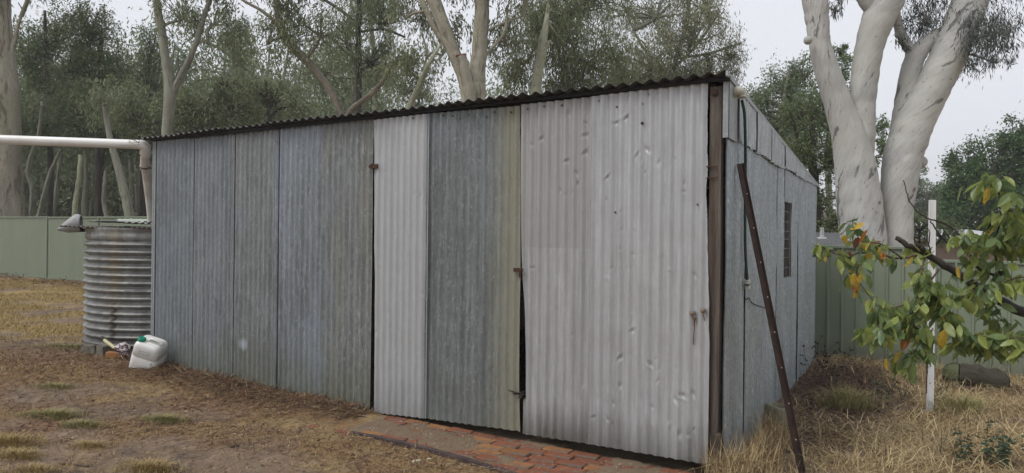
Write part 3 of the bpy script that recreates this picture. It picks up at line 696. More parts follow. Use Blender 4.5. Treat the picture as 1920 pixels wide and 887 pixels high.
def tree(name, label, Y, stems, blobs, lm, bm, leaf=(.18, .033), droop=1.1, spread=.42, crad=.36, per=75, group=None, cat='tree', rough=.05, seg=14, twigs=True, seed=0, ground=True, twigmat=None, rzf=.75):
    rng = np.random.default_rng(1000 + seed); world_stems = []; stems = [list(st) for st in stems]; blobs = list(blobs)
    for st in stems:                           # stems that leave the frame go on, tapering, into a crown
        if st[-1][1] < -40:
            (ax_, ay_, aw_), (bx_, by_, bw_) = st[-2][:3], st[-1][:3]; dz_ = st[-1][3] if len(st[-1]) > 3 else 0; kx = (bx_ - ax_) / max(20, ay_ - by_) * 60
            st += [(bx_ + kx, by_ - 70, bw_ * .62, dz_), (bx_ + kx * 1.6, by_ - 150, bw_ * .36, dz_), (bx_ + kx * 1.8, by_ - 220, bw_ * .12, dz_)]
            blobs += [(bx_ + kx * 1.5, by_ - 190, 90, 65, .7), (bx_ + kx + rng.uniform(-70, 70), by_ - 100, 75, 45, .5)]
    for si, st in enumerate(stems):
        pts = [P(s[0], s[1], Y + (s[3] if len(s) > 3 else 0)) for s in st]; rad = [s[2] / 2 * Y / F for s in st]
        if si == 0 and ground:
            p = pts[0]; g = gz1(p.x, p.y) - .25
            if p.z > g + .2:
                dx = (pts[0] - pts[1]); dx = dx / max(abs(dx.z), .3) * (p.z - g) * .35
                n_in = max(1, int((p.z - g) / max(.4, (pts[1] - pts[0]).length) + .5)); p0_, r0_ = pts[0].copy(), rad[0]
                for q_ in range(1, n_in + 1):
                    f_ = q_ / n_in; pts.insert(0, Vector((p0_.x + dx.x * f_, p0_.y, p0_.z + (g - p0_.z) * f_))); rad.insert(0, r0_ * (1 + .22 * f_))
        world_stems.append((pts, rad))
    base = world_stems[0][0][0] if world_stems else P(blobs[0][0], blobs[0][1], Y)
    if not world_stems: base = Vector((base.x, base.y, gz1(base.x, base.y)))
    base = Vector((base.x, base.y, gz1(base.x, base.y))); root = empty(name, base, label, cat, group); ofs = np.array(base)
    allp = []
    for si, (pts, rad) in enumerate(world_stems):
        k = 6; pp = np.array(catmull(pts, k)); rr = np.interp(np.linspace(0, 1, len(pp)), np.linspace(0, 1, len(rad)), rad)
        pp[1:-1] += rng.normal(size=pp[1:-1].shape) * np.minimum(rr[1:-1, None], .05) * .12
        allp.append(pp); t = tube_np(pp - ofs, rr, seg if rr.max() > .06 else 8, rng, rough)
        obj('trunk' if si == 0 else 'limb', join_tubes('trunk' if si == 0 else 'limb', [t]), bm, root)
    C, D, tw_ = [], [], []
    stem_pts = np.concatenate(allp) if allp else np.array([base])
    la = leaf[0] * leaf[1] * .5 * .62
    for (cx, cy, rx, ry, tau) in blobs:
        dy = rng.uniform(-1, 1) * .6; Yb = Y + dy; c = np.array(P(cx, cy, Yb)); R = np.array([rx, 0, ry]) * Yb / F; R[1] = rzf * (R[0] + R[2]) / 2
        nl = tau * PI * R[0] * R[2] / la; ncl = max(4, int(nl / per)); cr = min(crad, R.min() * .6)
        u = norm(rng.normal(size=(ncl, 3))) * (rng.random((ncl, 1)) ** .42); cc = c + u * R
        sz = rng.uniform(.5, 1.35, size=ncl)
        n = rng.poisson(per * sz); ids = np.repeat(np.arange(ncl), n)
        g = rng.normal(size=(len(ids), 3)) * .42; g[:, 2] = g[:, 2] * (1 + .5 * min(droop, 1.2)) - np.abs(rng.normal(size=len(ids))) * .3 * droop
        C.append(cc[ids] + g * cr * sz[ids, None]); tilt = rng.normal(size=(ncl, 3)) * .35
        D.append(norm(rng.normal(size=(len(ids), 3)) * spread + tilt[ids] + np.array([0, 0, -droop])))
        if twigs:
            j = np.argmin(np.linalg.norm(stem_pts - (c - np.array([0, 0, R[2] * .6])), axis=1)); hub = c - np.array([0, 0, R[2] * .35]); s = stem_pts[j]
            mid = (s + hub) / 2 + rng.normal(size=3) * .25 * np.linalg.norm(hub - s) * .4 + np.array([0, 0, .1])
            r0 = .012 * Y * .1 * (1 + R[0] * .5); r0 = min(max(r0, .018), .07)
            tw_.append(tube_np(np.array(catmull([s, mid, hub], 4)) - ofs, np.linspace(r0 * 1.5, r0, 9), 5))
            for q in cc[rng.permutation(ncl)[:min(ncl, 26)]]:
                m2 = (hub + q) / 2 + rng.normal(size=3) * .12 * np.linalg.norm(q - hub) + np.array([0, 0, .08])
                tw_.append(tube_np(np.array(catmull([hub, m2, q], 3)) - ofs, np.linspace(r0 * .6, r0 * .2, 7), 4))
    if blobs:
        C = np.concatenate(C) - ofs; D = np.concatenate(D); n = len(C)
        Ls = leaf[0] * rng.uniform(.6, 1.3, n); Ws = leaf[1] * rng.uniform(.7, 1.3, n)
        obj('crown', leaf_mesh('crown', C, D, Ls, Ws, rng), lm, root)
        if tw_: obj('branches', join_tubes('branches', tw_), twigmat or bm, root, 'stuff')
    return root
B_cream = bark('cream_gum_bark', (.43, .395, .32), (.28, .255, .20), (.13, .105, .08), .7, (.30, .30, .21), .56)
B_white = bark('white_gum_bark', (.54, .53, .505), (.33, .325, .31), (.10, .097, .092), .8, (.42, .415, .37), .60, tilt=.4, su=.55)
B_grey = bark('grey_gum_bark', (.30, .29, .24), (.19, .183, .15), (.11, .10, .085), .6, (.26, .28, .2), .56)
B_dark = bark('dark_furrowed_bark', (.085, .075, .062), (.055, .048, .04), (.022, .02, .018), .7, None, .52)
B_brown = bark('brown_swept_bark', (.34, .30, .24), (.15, .125, .10), (.09, .07, .055), .7, (.25, .22, .16), .55)
B_mid = bark('mossy_gum_bark', (.42, .41, .31), (.29, .29, .21), (.12, .11, .085), .6, (.30, .33, .19), .57)
K_gum = leafmat('gum_leaf', [(0.184, 0.215, 0.106), (0.238, 0.27, 0.14), (0.162, 0.193, 0.106), (0.267, 0.301, 0.158), (0.162, 0.193, 0.106), (0.454, 0.47, 0.264)], 0.4, .5)
K_olive = leafmat('olive_gum_leaf', [(0.191, 0.206, 0.106), (0.259, 0.259, 0.14), (0.172, 0.197, 0.106), (0.289, 0.288, 0.158), (0.172, 0.197, 0.106), (0.493, 0.477, 0.274)], 0.4, .5)
K_dark = leafmat('acacia_leaf', [(0.118, 0.158, 0.07), (0.158, 0.206, 0.089), (0.096, 0.135, 0.068), (0.179, 0.231, 0.098), (0.096, 0.135, 0.068), (0.31, 0.364, 0.148)], 0.38, .5)
K_green = leafmat('bright_green_leaf', [(0.108, 0.165, 0.072), (0.143, 0.208, 0.086), (0.086, 0.136, 0.064), (0.16, 0.233, 0.096), (0.086, 0.136, 0.064), (0.279, 0.355, 0.162)], 0.4, .5)
K_pale = leafmat('grey_green_leaf', [(0.142, 0.192, 0.099), (0.177, 0.23, 0.114), (0.119, 0.165, 0.089), (0.199, 0.258, 0.128), (0.119, 0.165, 0.089), (0.303, 0.365, 0.192)], 0.4, .5)
K_deep = leafmat('deep_green_leaf', [(0.062, 0.117, 0.041), (0.083, 0.144, 0.048), (0.053, 0.097, 0.039), (0.093, 0.161, 0.054), (0.053, 0.097, 0.039), (0.176, 0.268, 0.093)], 0.36, .45)

tree('gum_tree', 'thick cream gum trunk rising behind the left end of the green fence', 23.5,
     [[(7, 420, 66), (6, 300, 60), (4, 200, 58), (3, 150, 54), (-2, 80, 46), (-6, 0, 42), (-10, -140, 34)], [(14, 150, 20), (26, 80, 8), (40, 30, 5)]],
     [(-60, -60, 90, 70, 1.6), (70, -70, 90, 60, 1.8), (0, -160, 120, 60, 2)], K_gum, B_cream, seed=1, rough=.08)
tree('gum_tree', 'forked grey gum whose two stems rise behind the low end of the roof', 20,
     [[(313, 260, 19), (316, 215, 19), (319, 180, 22), (315, 140, 17), (309, 100, 16), (302, 50, 15), (293, 0, 14), (284, -120, 11)],
      [(321, 185, 13), (331, 160, 12), (350, 122, 11), (368, 80, 11), (376, 50, 10), (386, 20, 9), (396, -10, 8), (410, -100, 6)],
      [(372, 75, 5), (410, 90, 5), (450, 120, 5), (475, 138, 4)]],
     [(340, 20, 50, 55, .8), (400, 30, 60, 50, 1.0), (400, -70, 110, 50, 2), (440, 75, 45, 40, 1.0)], K_gum, B_grey, seed=2)
tree('gum_tree', 'leaning gum with a swept trunk and second stem forming a V on the roof line', 18,
     [[(650, 262, 17), (640, 212, 13), (625, 180, 13), (606, 152, 14), (580, 120, 16), (553, 92, 17), (533, 68, 16), (523, 40, 14), (519, 0, 12), (500, -110, 9)],
      [(648, 225, 11), (662, 203, 11), (690, 182, 11), (715, 155, 8), (730, 130, 6), (738, 112, 4)],
      [(545, 85, 7), (520, 45, 7), (490, 20, 6), (455, 0, 5), (420, -30, 4)]],
     [(600, 50, 70, 55, 1.1), (540, 20, 60, 45, 1.0), (560, -70, 140, 50, 2), (740, 110, 40, 30, 1.2), (500, 70, 40, 40, .9)], K_gum, B_brown, seed=3)
tree('stringybark_tree', 'thin straight dark trunk standing between the leaning gum and the big pale gum', 26,
     [[(672, 230, 12), (673, 150, 11), (672, 60, 11), (674, 0, 10), (674, -120, 8)], [(675, 50, 6), (640, 20, 6), (600, -5, 5)], [(672, 60, 5), (720, 55, 5), (760, 70, 4)], [(672, 120, 4), (640, 90, 4), (615, 65, 3)]],
     [(650, 60, 60, 55, 1.2), (695, 105, 55, 45, 1.3), (720, 30, 60, 50, 1.0), (670, -70, 120, 50, 2)], K_gum, B_dark, seed=4)
tree('gum_tree', 'slim mossy pole of a gum just right of the thin dark trunk', 30,
     [[(702, 230, 10), (703, 150, 9), (700, 90, 9), (694, 30, 8), (690, -60, 6)]], [(720, 120, 55, 45, 1.1), (610, 120, 60, 50, 1.2), (700, 10, 70, 40, 1.0)], K_gum, B_mid, seed=5)
tree('gum_tree', 'slender yellowish gum leaning right, left of the big pale gum', 22,
     [[(762, 215, 13, -1.5), (775, 185, 11, -1.5), (791, 150, 10, -1.5), (804, 120, 8, -1.5), (818, 96, 6, -1), (835, 70, 4)], [(791, 150, 5), (800, 100, 4), (790, 60, 3)]],
     [(765, 125, 55, 45, 1.3), (830, 90, 40, 40, .9), (790, 175, 45, 22, 1.3)], K_gum, B_mid, seed=6)
big = tree('gum_tree', 'big pale forked gum with a red painted stub behind the middle of the roof', 17,
     [[(889, 215, 48), (888, 188, 46), (890, 160, 42), (895, 130, 31), (899, 95, 29), (902, 50, 29), (904, 0, 27), (906, -120, 22)],
      [(882, 192, 28), (871, 150, 26), (859, 118, 25), (849, 95, 25), (832, 50, 25), (813, 0, 27), (785, -60, 24), (745, -130, 18)],
      [(884, 196, 22, -.25), (877, 160, 21, -.3), (870, 125, 20, -.35), (865, 106, 19, -.35)],
      [(866, 108, 7), (845, 95, 10), (830, 78, 10), (812, 48, 11), (800, 20, 11), (788, -10, 11), (770, -80, 9)],
      [(908, 60, 5), (940, 45, 5), (980, 30, 4)], [(910, 105, 6), (945, 60, 6), (952, 10, 4)]],
     [(950, 70, 50, 50, 1.1), (760, 20, 60, 45, 1.0), (860, 50, 35, 45, .5), (840, -80, 170, 55, 2), (1000, -60, 120, 50, 2)], K_gum, B_cream, seed=7)
p = P(864.5, 104, 16.65) - big.location
MB().tube([p - Vector((0, 0, .04)), p, p + Vector((-.005, -.01, .03))], [.125, .135, .12], 16, sm=False).build('painted_stub', plain('red_stub_paint', (.17, .05, .04), (.11, .04, .035), 10), big)
tree('gum_tree', 'mossy gum with a broken top and heavy foliage, right of the big pale gum', 20,
     [[(1000, 200, 19, -2.2), (1006, 160, 18, -2.2), (1012, 120, 17, -2.2), (1017, 85, 17, -2.1), (1024, 40, 9, -1.2), (1030, 0, 7)], [(1014, 110, 9, -2.2), (1026, 84, 8, -2.2), (1034, 76, 4, -2.2)]],
     [(1020, 60, 90, 60, 2.2), (1110, 105, 80, 60, 2.4), (965, 135, 45, 45, 1.6), (1080, 10, 120, 45, 2.2), (1060, 155, 70, 30, 2.2), (1080, -70, 140, 50, 2)], K_gum, B_mid, leaf=(.17, .028), spread=.35, seed=8)
tree('gum_tree', 'tall airy gum with fine olive foliage behind the high end of the roof', 27,
     [[(1240, 220, 12), (1255, 160, 10), (1268, 110, 9), (1285, 50, 8), (1292, 0, 7), (1296, -100, 6)], [(1262, 130, 5), (1310, 80, 5), (1350, 20, 4)], [(1255, 150, 5), (1200, 80, 4), (1170, 10, 3)], [(1268, 110, 5), (1330, 100, 5), (1390, 80, 4)]],
     [(1220, 110, 95, 50, 1.7), (1300, 60, 85, 60, 1.2), (1366, 100, 36, 36, 1.2), (1230, 20, 100, 40, 1.3), (1180, 150, 70, 30, 2.0), (1290, 135, 80, 30, 1.5), (1320, 5, 50, 45, 1.0), (1240, -70, 110, 50, 1.6), (1330, 140, 60, 35, 1.2)], K_olive, B_grey, leaf=(.16, .03), seed=9, per=60)
tree('gum_tree', 'grey green rounded gum behind the side wall of the shed', 24,
     [[(1478, 420, 12), (1474, 330, 11), (1466, 260, 10), (1470, 190, 7), (1480, 130, 5)]],
     [(1470, 165, 45, 50, 2.2), (1420, 185, 38, 30, 1.8), (1480, 235, 60, 50, 2.8), (1505, 135, 32, 40, 1.9), (1420, 240, 60, 40, 3), (1460, 290, 70, 50, 3), (1395, 205, 30, 25, 1.6)], K_pale, B_grey, leaf=(.13, .04), droop=.6, spread=.8, seed=10)
tree('gum_tree', 'green topped tree showing between the white gum stems', 22,
     [[(1556, 400, 12), (1552, 300, 11), (1556, 200, 9), (1550, 120, 6)]],
     [(1556, 110, 38, 32, 1.5), (1575, 150, 30, 50, 1.6), (1540, 210, 50, 60, 2.2), (1655, 250, 16, 32, 2.2), (1650, 285, 18, 28, 2.0), (1580, 90, 15, 14, 1.0)], K_green, B_grey, leaf=(.12, .04), droop=.4, spread=.9, seed=11)
tree('wattle_tree', 'dark dense tree with a brown trunk close behind the far end of the shed', 15.5,
     [[(1532, 470, 17), (1531, 400, 16), (1527, 330, 15), (1522, 270, 11), (1530, 200, 7)], [(1528, 330, 8), (1505, 290, 7), (1490, 240, 5)], [(1527, 330, 6), (1560, 300, 5), (1580, 280, 3)]],
     [(1510, 275, 48, 45, 2.6), (1470, 330, 45, 35, 2.4), (1560, 300, 34, 45, 2.2), (1530, 380, 45, 36, 2.0), (1500, 210, 40, 35, 1.4), (1560, 420, 40, 25, 1.6), (1500, 400, 30, 40, 2)], K_dark, B_dark, leaf=(.10, .028), droop=.3, spread=1.0, seed=12)
wg = tree('white_gum', 'huge smooth white gum with three leaning stems behind the right fence', 13.5,
     [[(1618, 480, 86), (1616, 430, 80), (1611, 380, 78), (1604, 320, 72), (1594, 262, 62), (1572, 195, 49), (1549, 125, 43), (1537, 80, 37), (1533, 45, 40), (1528, 0, 46), (1520, -70, 42), (1500, -160, 36)],
      [(1622, 470, 30, .2), (1618, 380, 36, .15), (1614, 320, 40, .08), (1617, 262, 44), (1617, 200, 45), (1621, 150, 47), (1631, 85, 50), (1645, 40, 58), (1662, 0, 62), (1695, -60, 48), (1730, -140, 36)],
      [(1682, 480, 58, .1), (1681, 430, 56, .1), (1681, 380, 58, .1), (1690, 310, 66, .1), (1705, 255, 68, .1), (1730, 200, 64, .1), (1757, 148, 62, .1), (1790, 75, 64, .1), (1820, 0, 60, .1), (1858, -90, 50, .1), (1890, -160, 40, .1)],
      [(1688, 265, 44, .25), (1697, 200, 40, .3), (1708, 130, 36, .3), (1722, 98, 34, .3), (1745, 75, 28, .3), (1775, 58, 24, .3)],
      [(1712, 112, 22, .3), (1704, 90, 20, .35), (1692, 70, 18, .4), (1684, 45, 16, .4), (1680, 20, 14, .4), (1672, -30, 11, .4)],
      [(1640, 20, 30), (1622, -10, 34), (1615, -60, 30)]],
     [(1735, 30, 50, 45, 1.5), (1840, 60, 42, 60, 1.5), (1885, 50, 35, 45, 1.2), (1800, 120, 28, 25, .7), (1870, 110, 25, 25, .5), (1695, 75, 12, 30, .5), (1566, 10, 14, 28, 1.2), (1840, -60, 120, 50, 2), (1700, -90, 120, 40, 2), (1560, -100, 100, 40, 1.5)],
     leafmat('weeping_gum_leaf', [(0.058, 0.078, 0.062), (0.078, 0.098, 0.078), (0.052, 0.065, 0.055), (0.098, 0.117, 0.091)], 0.3, .5), B_white, leaf=(.13, .016), droop=1.3, spread=.4, per=34, crad=.32, seed=13, seg=28, rough=.045)
for (px, py, r, q) in ((1515, 76, .085, 13.3), (1726, 305, .13, 13.6), (1683, 66, .06, 13.9)):
    c = P(px, py, q) - wg.location
    me = bpy.data.meshes.new('burl'); b = bmesh.new(); bmesh.ops.create_icosphere(b, subdivisions=3, radius=r)
    for v in b.verts: v.co *= 1 + (fbm(np.array([v.co.x * 9]), np.array([v.co.z * 9 + v.co.y * 5]), 1.0, 3)[0] - .5) * .4
    b.to_mesh(me); b.free(); me.polygons.foreach_set('use_smooth', [True] * len(me.polygons))
    u = me.uv_layers.new(name='UVMap'); obj('burl', me, B_white, wg, loc=c)
tree('oak_tree', 'dense deep green tree at the far right beyond the fence', 27,
     [[(1850, 470, 16), (1852, 420, 14), (1856, 370, 11), (1860, 320, 8)]],
     [(1830, 315, 55, 55, 3.2), (1895, 260, 40, 40, 2.8), (1900, 330, 50, 60, 3.4), (1800, 350, 35, 40, 2.6), (1850, 380, 70, 40, 3.4), (1800, 405, 50, 30, 3), (1920, 400, 60, 50, 3), (1950, 290, 60, 80, 3), (1870, 440, 90, 30, 2.4), (1790, 300, 18, 20, 1.3)], K_deep, B_dark, leaf=(.13, .06), droop=.25, spread=1.0, seed=14)
tree('gum_tree', 'misty grey green tree far off between the white gum and the white post', 52,
     [[(1735, 450, 5), (1736, 400, 4), (1738, 350, 3)]], [(1735, 370, 34, 40, 2.8), (1705, 400, 30, 30, 2.5), (1770, 385, 35, 45, 2.6), (1720, 335, 26, 26, 1.5), (1755, 410, 40, 30, 2.8), (1690, 355, 25, 30, 2)], K_pale, B_grey, leaf=(.26, .09), droop=.5, spread=.9, seed=15, twigs=False)
tree('bush', 'low olive bush showing over the right fence beside the white gum base', 17, [],
     [(1725, 425, 40, 26, 2.4), (1765, 440, 40, 22, 2.2), (1700, 445, 30, 18, 2), (1570, 440, 30, 25, 1.5)], K_dark, B_dark, leaf=(.10, .03), droop=.3, spread=1.0, seed=16, cat='bush')
# left: dark acacias and cypress-like trees behind the fence, each with its own trunk
for i, (lab, Yd, st, bl, km) in enumerate([
    ('dark feathery tree with a dark trunk just right of the thick cream gum', 27, [(92, 430, 11), (95, 300, 10), (88, 150, 8), (84, 20, 5)], [(60, 110, 45, 75, 2.2), (110, 60, 50, 55, 1.8), (70, 230, 55, 55, 2.2), (100, 160, 40, 60, 1.6)], K_dark),
    ('dark layered tree left of the forked gum, its trunk half hidden by foliage', 25, [(188, 430, 13), (190, 330, 12), (186, 200, 9), (190, 60, 6)], [(170, 60, 55, 60, 2.0), (200, 150, 55, 60, 2.4), (160, 220, 60, 50, 2.4), (215, 260, 50, 40, 2.0), (140, 120, 45, 45, 1.6)], K_dark),
    ('drooping grey green tree hiding the foot of the forked gum', 23, [(262, 430, 9), (264, 330, 8), (262, 220, 6)], [(250, 215, 55, 50, 2.2), (285, 265, 50, 35, 2.0), (225, 180, 45, 35, 1.6), (330, 205, 45, 40, 1.5)], K_gum),
    ('olive thicket tree just above the low end of the roof', 23.5, [(395, 330, 9), (398, 250, 8), (400, 180, 6)], [(380, 195, 60, 45, 2.2), (440, 200, 55, 35, 2.2), (420, 150, 55, 35, 1.4), (350, 230, 50, 30, 2)], K_gum),
    ('green thicket tree above the roof left of the leaning gum', 24.5, [(505, 300, 8), (505, 220, 7), (498, 150, 5)], [(510, 185, 65, 40, 1.8), (470, 165, 45, 40, 1.4), (555, 195, 45, 30, 1.6)], K_gum),
    ('spiky dark conifer shape behind the forked gum', 31, [(270, 430, 8), (278, 250, 7), (282, 100, 4)], [(280, 140, 28, 55, 1.8), (285, 80, 22, 45, 1.4), (272, 190, 36, 40, 1.8)], K_dark),
    ('pale conical tree top standing above the thicket left of the leaning gum', 38, [(452, 300, 7), (452, 150, 5), (450, 40, 3)], [(450, 60, 17, 35, 2.6), (450, 110, 26, 40, 2.2), (452, 165, 32, 40, 2)], K_green)]):
    tree('acacia_tree', lab, Yd, [st], bl, km, B_dark, leaf=(.16, .04), droop=.7, spread=.7, seed=30 + i, group='dark trees behind the shed and fence')
# slim bare trunks in the wood behind the left fence
for i, (lab, Yd, st, bl, bm_) in enumerate([
    ('wavy pale sapling trunk nearest the thick cream gum', 25, [(58, 420, 9), (60, 380, 8), (60, 350, 8), (53, 325, 8), (58, 295, 8), (72, 255, 7), (80, 200, 5)], [(80, 190, 40, 30, 1)], B_grey),
    ('pale sapling trunk leaning right behind the middle of the left fence panel', 26, [(70, 420, 8), (82, 370, 8), (92, 330, 7), (105, 300, 6), (115, 280, 5)], [], B_grey),
    ('broken topped pale trunk left of the tank lid', 24, [(140, 430, 11), (142, 380, 10), (148, 340, 9), (151, 305, 9), (150, 290, 6)], [], B_mid),
    ('short greyish trunk behind the fence, just left of the tank', 25, [(157, 430, 10), (158, 380, 10), (161, 340, 8), (160, 260, 6), (158, 190, 4)], [(160, 185, 40, 30, 1)], B_grey),
    ('thin pale trunk above the tank lid', 24, [(202, 420, 8), (195, 380, 8), (197, 340, 7), (198, 320, 5)], [], B_grey),
    ('sloping grey trunk leaning left between the tank and the shed', 21, [(247, 425, 18), (240, 390, 17), (230, 345, 15), (218, 300, 13), (207, 265, 11), (196, 200, 8)], [(195, 190, 40, 40, 1.2)], B_grey),
    ('straight dark trunk behind the tank lid', 24, [(183, 430, 11), (184, 360, 11), (183, 250, 9)], [], B_dark),
    ('thin dark trunk close to the white downpipe', 26, [(268, 430, 6), (267, 360, 5), (268, 280, 4)], [], B_dark),
    ('thin pair of leaning grey poles behind the left fence', 28, [(98, 420, 7), (104, 370, 7), (110, 320, 6), (114, 280, 5)], [], B_grey)]):
    tree('sapling', lab, Yd, [st], bl, K_gum, bm_, seed=50 + i, group='slim trunks behind the left fence', seg=9)
# bushland on the hill behind: nobody could count it
def woodland():
    rng = np.random.default_rng(77); C, D, S, tb = [], [], [], []
    for i in range(330):
        Yw = rng.uniform(33, 95) if i < 230 else rng.uniform(30, 42); px = rng.uniform(-260, 1420) if i < 270 else rng.uniform(-200, 700)
        if px > 1180 and rng.random() < .35: continue
        s, _ = sd(px, 443); x = s / F * Yw; g = gz1(x, Yw); h = rng.uniform(6, 11) * (1.0 if px < 700 else .85); w = rng.uniform(1.8, 3.4)
        low = rng.random() < .45
        nb = 7
        tb.append(tube_np(np.array(catmull([(x, Yw, g - .3), (x + rng.normal() * .3, Yw, g + h * .4), (x + rng.normal() * .6, Yw, g + h * .95)], 3)), np.linspace(.16, .04, 7) * rng.uniform(.6, 1.5), 6))
        for b in range(nb):
            f = rng.uniform(.05 if low else .35, 1.0); c = np.array([x + rng.normal() * w * .5, Yw + rng.normal() * w * .5, g + h * f]); m = int(rng.uniform(90, 200) * (1.0 if Yw < 60 else .7))
            C.append(c + rng.normal(size=(m, 3)) * np.array([w * .36, w * .36, w * .30])); D.append(rng.normal(size=(m, 3)) * .6 + np.array([0, 0, -.7])); S.append(np.full(m, .3 if Yw < 50 else .42))
    C, D, S = np.concatenate(C), norm(np.concatenate(D)), np.concatenate(S)
    o = obj('woodland', leaf_mesh('woodland', C, D, S * rng.uniform(.6, 1.3, len(S)), S * .26, rng), leafmat('bush_leaf', [(0.148, 0.185, 0.1), (0.209, 0.245, 0.131), (0.123, 0.158, 0.091), (0.235, 0.276, 0.146), (0.123, 0.158, 0.091), (0.407, 0.442, 0.241)], 0.35, .6, .12), kind='stuff')
    o2 = obj('woodland_trunks', join_tubes('woodland_trunks', tb), B_grey, kind='stuff'); return o
woodland()
def scrub():
    """low understorey along the foot of the hill behind the left fence"""
    rng = np.random.default_rng(78); C, D = [], []
    for i in range(520):
        Yw = rng.uniform(23, 40); px = rng.uniform(-150, 640); s, _ = sd(px, 443); x = s / F * Yw; g = gz1(x, Yw); h = rng.uniform(.5, 2.0); m = rng.integers(50, 140)
        C.append(np.array([x, Yw, g + h * .5]) + rng.normal(size=(m, 3)) * np.array([.5, .5, h * .33])); D.append(rng.normal(size=(m, 3)) + np.array([0, 0, .3]))
    C, D = np.concatenate(C), norm(np.concatenate(D)); n = len(C)
    obj('undergrowth', leaf_mesh('undergrowth', C, D, .16 * rng.uniform(.5, 1.4, n), .04 * np.ones(n), rng), leafmat('scrub_leaf', [(0.096, 0.11, 0.058), (0.157, 0.161, 0.067), (0.078, 0.085, 0.05), (0.226, 0.204, 0.083), (0.174, 0.11, 0.067)], 0.3, .6, .3), kind='stuff')
scrub()

# ------------------------------------------------------------------ water tank and what lies on it
TC = P(324, 440, 9.62); TR = 1.055
tz0 = gz1(TC.x, TC.y) + .02; tz1 = EYE - sd(290, 428)[1] / F * 8.6
tank = empty('water_tank', (TC.x, TC.y, tz0), 'round corrugated iron rainwater tank at the low end of the shed', 'water tank')
def tank_mat():
    t = NT('tank_iron', .45, .4, .25); o = t.tc(); x, y, z = t.sep(o)[0], t.sep(o)[1], t.sep(o)[2]
    n = t.noise(o, 9, 6, .6); n2 = t.noise(t.map(o, (12, 12, .8)), 1.0, 5, .6); n3 = t.noise(o, 40, 4)
    c = t.mix(t.ramp(n, [(.35, 0.0), (.65, 1.0)]), (.17, .175, .168), (.285, .29, .278))
    c = t.mix(t.ramp(n2, [(.46, 0.0), (.68, .7)]), c, (.11, .10, .085))
    d = t.dist(o, (TSTX, TSTY, 1.05), (1 / .13, 1 / .13, .9)); f = t.ramp(t.math('ADD', d, t.math('MULTIPLY', t.math('SUBTRACT', n, .5), 3.0)), [(.2, .6), (1.0, 0.0)])
    c = t.mix(f, c, (.25, .205, .13))
    d = t.dist(o, (TSTX, TSTY, .38), (1 / .05, 1 / .05, 2.2)); f = t.ramp(t.math('ADD', d, t.math('MULTIPLY', t.math('SUBTRACT', n, .5), 2.0)), [(.5, .85), (1.0, 0.0)])
    c = t.mix(f, c, (.035, .032, .03))
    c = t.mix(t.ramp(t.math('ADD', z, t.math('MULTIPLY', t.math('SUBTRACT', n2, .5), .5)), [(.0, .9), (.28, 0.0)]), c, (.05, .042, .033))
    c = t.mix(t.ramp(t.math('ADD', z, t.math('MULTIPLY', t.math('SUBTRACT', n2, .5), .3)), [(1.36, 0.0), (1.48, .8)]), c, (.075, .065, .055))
    t.color(c); t.bump(t.math('ADD', n3, n2), .25, .006); return t.m
q = P(232, 520, 8.75) - TC; an = math.atan2(q.y, q.x); TSTX, TSTY = TR * math.cos(an), TR * math.sin(an)
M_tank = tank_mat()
nz_ = 200; na = 140; zz = np.linspace(0, tz1 - tz0, nz_); aa = np.linspace(0, 2 * PI, na + 1); pitch = .099
ZZ, AA = np.meshgrid(zz, aa, indexing='ij')
corrug = .026 * np.cos(2 * PI * ZZ / pitch)
corrug = np.where(ZZ > (tz1 - tz0) - .16, corrug * .15, corrug)
R_ = TR + corrug + (fbm(AA * 6, ZZ * 3, 1.0, 3) - .5) * .012 + (fbm(AA * 22, ZZ * 16, 1.0, 6) - .5) * .012
R_[:, -1] = R_[:, 0]
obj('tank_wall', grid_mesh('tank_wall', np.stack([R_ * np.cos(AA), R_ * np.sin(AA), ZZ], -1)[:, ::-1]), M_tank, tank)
m = MB(); zb = .80
m.tube([(math.cos(a) * (TR + .016), math.sin(a) * (TR + .016), zb) for a in np.linspace(0, 2 * PI, 60)], .006, 6, cap=False); m.build('tank_seam', plain('dark_seam', (.05, .05, .05), (.09, .085, .08), 20, .6, .3, .3), tank)
m = MB(); n = 48; m.add([(math.cos(2 * PI * k / n) * (TR - .03), math.sin(2 * PI * k / n) * (TR - .03), tz1 - tz0 - .05) for k in range(n)], [list(range(n))]); m.build('tank_top', M_black, tank)
M_lid = [plain('grey_scrap_iron', (.30, .31, .31), (.20, .20, .195), 6, .5, .35, .3, dirt=((.10, .075, .05), .7)), plain('pale_green_scrap', (.42, .47, .40), (.30, .34, .28), 5, .5, .35, dirt=((.12, .10, .075), .6)), plain('dark_scrap_iron', (.055, .05, .045), (.09, .075, .06), 6, .6, .35, .2)]
def scrap(label, mat, c, size, rz, tilt, pitch_=.076, dep=.009, curl=.0, seed=0):
    nu = int(size[0] / pitch_ * 8); u = np.linspace(-size[0] / 2, size[0] / 2, nu); v = np.linspace(-size[1] / 2, size[1] / 2, 10); U, V = np.meshgrid(u, v, indexing='ij')
    Wz = dep * np.cos(2 * PI * U / pitch_) + curl * (V / size[1] * 2) ** 2 + (fbm(U * 2 + seed, V * 2, 1.0, seed) - .5) * .05
    o = obj('scrap_sheet', grid_mesh('scrap_sheet', np.stack([U, V, Wz], -1)), mat); o.location = c; o.rotation_euler = (tilt[0], tilt[1], rz)
    s = o.modifiers.new('solid', 'SOLIDIFY'); s.thickness = .004
    return tag(o, label, 'scrap sheet', 'scrap sheets laid over the tank')
tt = tz1
scrap('dark rusty iron sheet lying lowest across the tank top', M_lid[2], (TC.x - .02, TC.y - .05, tt + .005), (1.75, 1.95), SHED_ROT + .25, (.0, .01), seed=1)
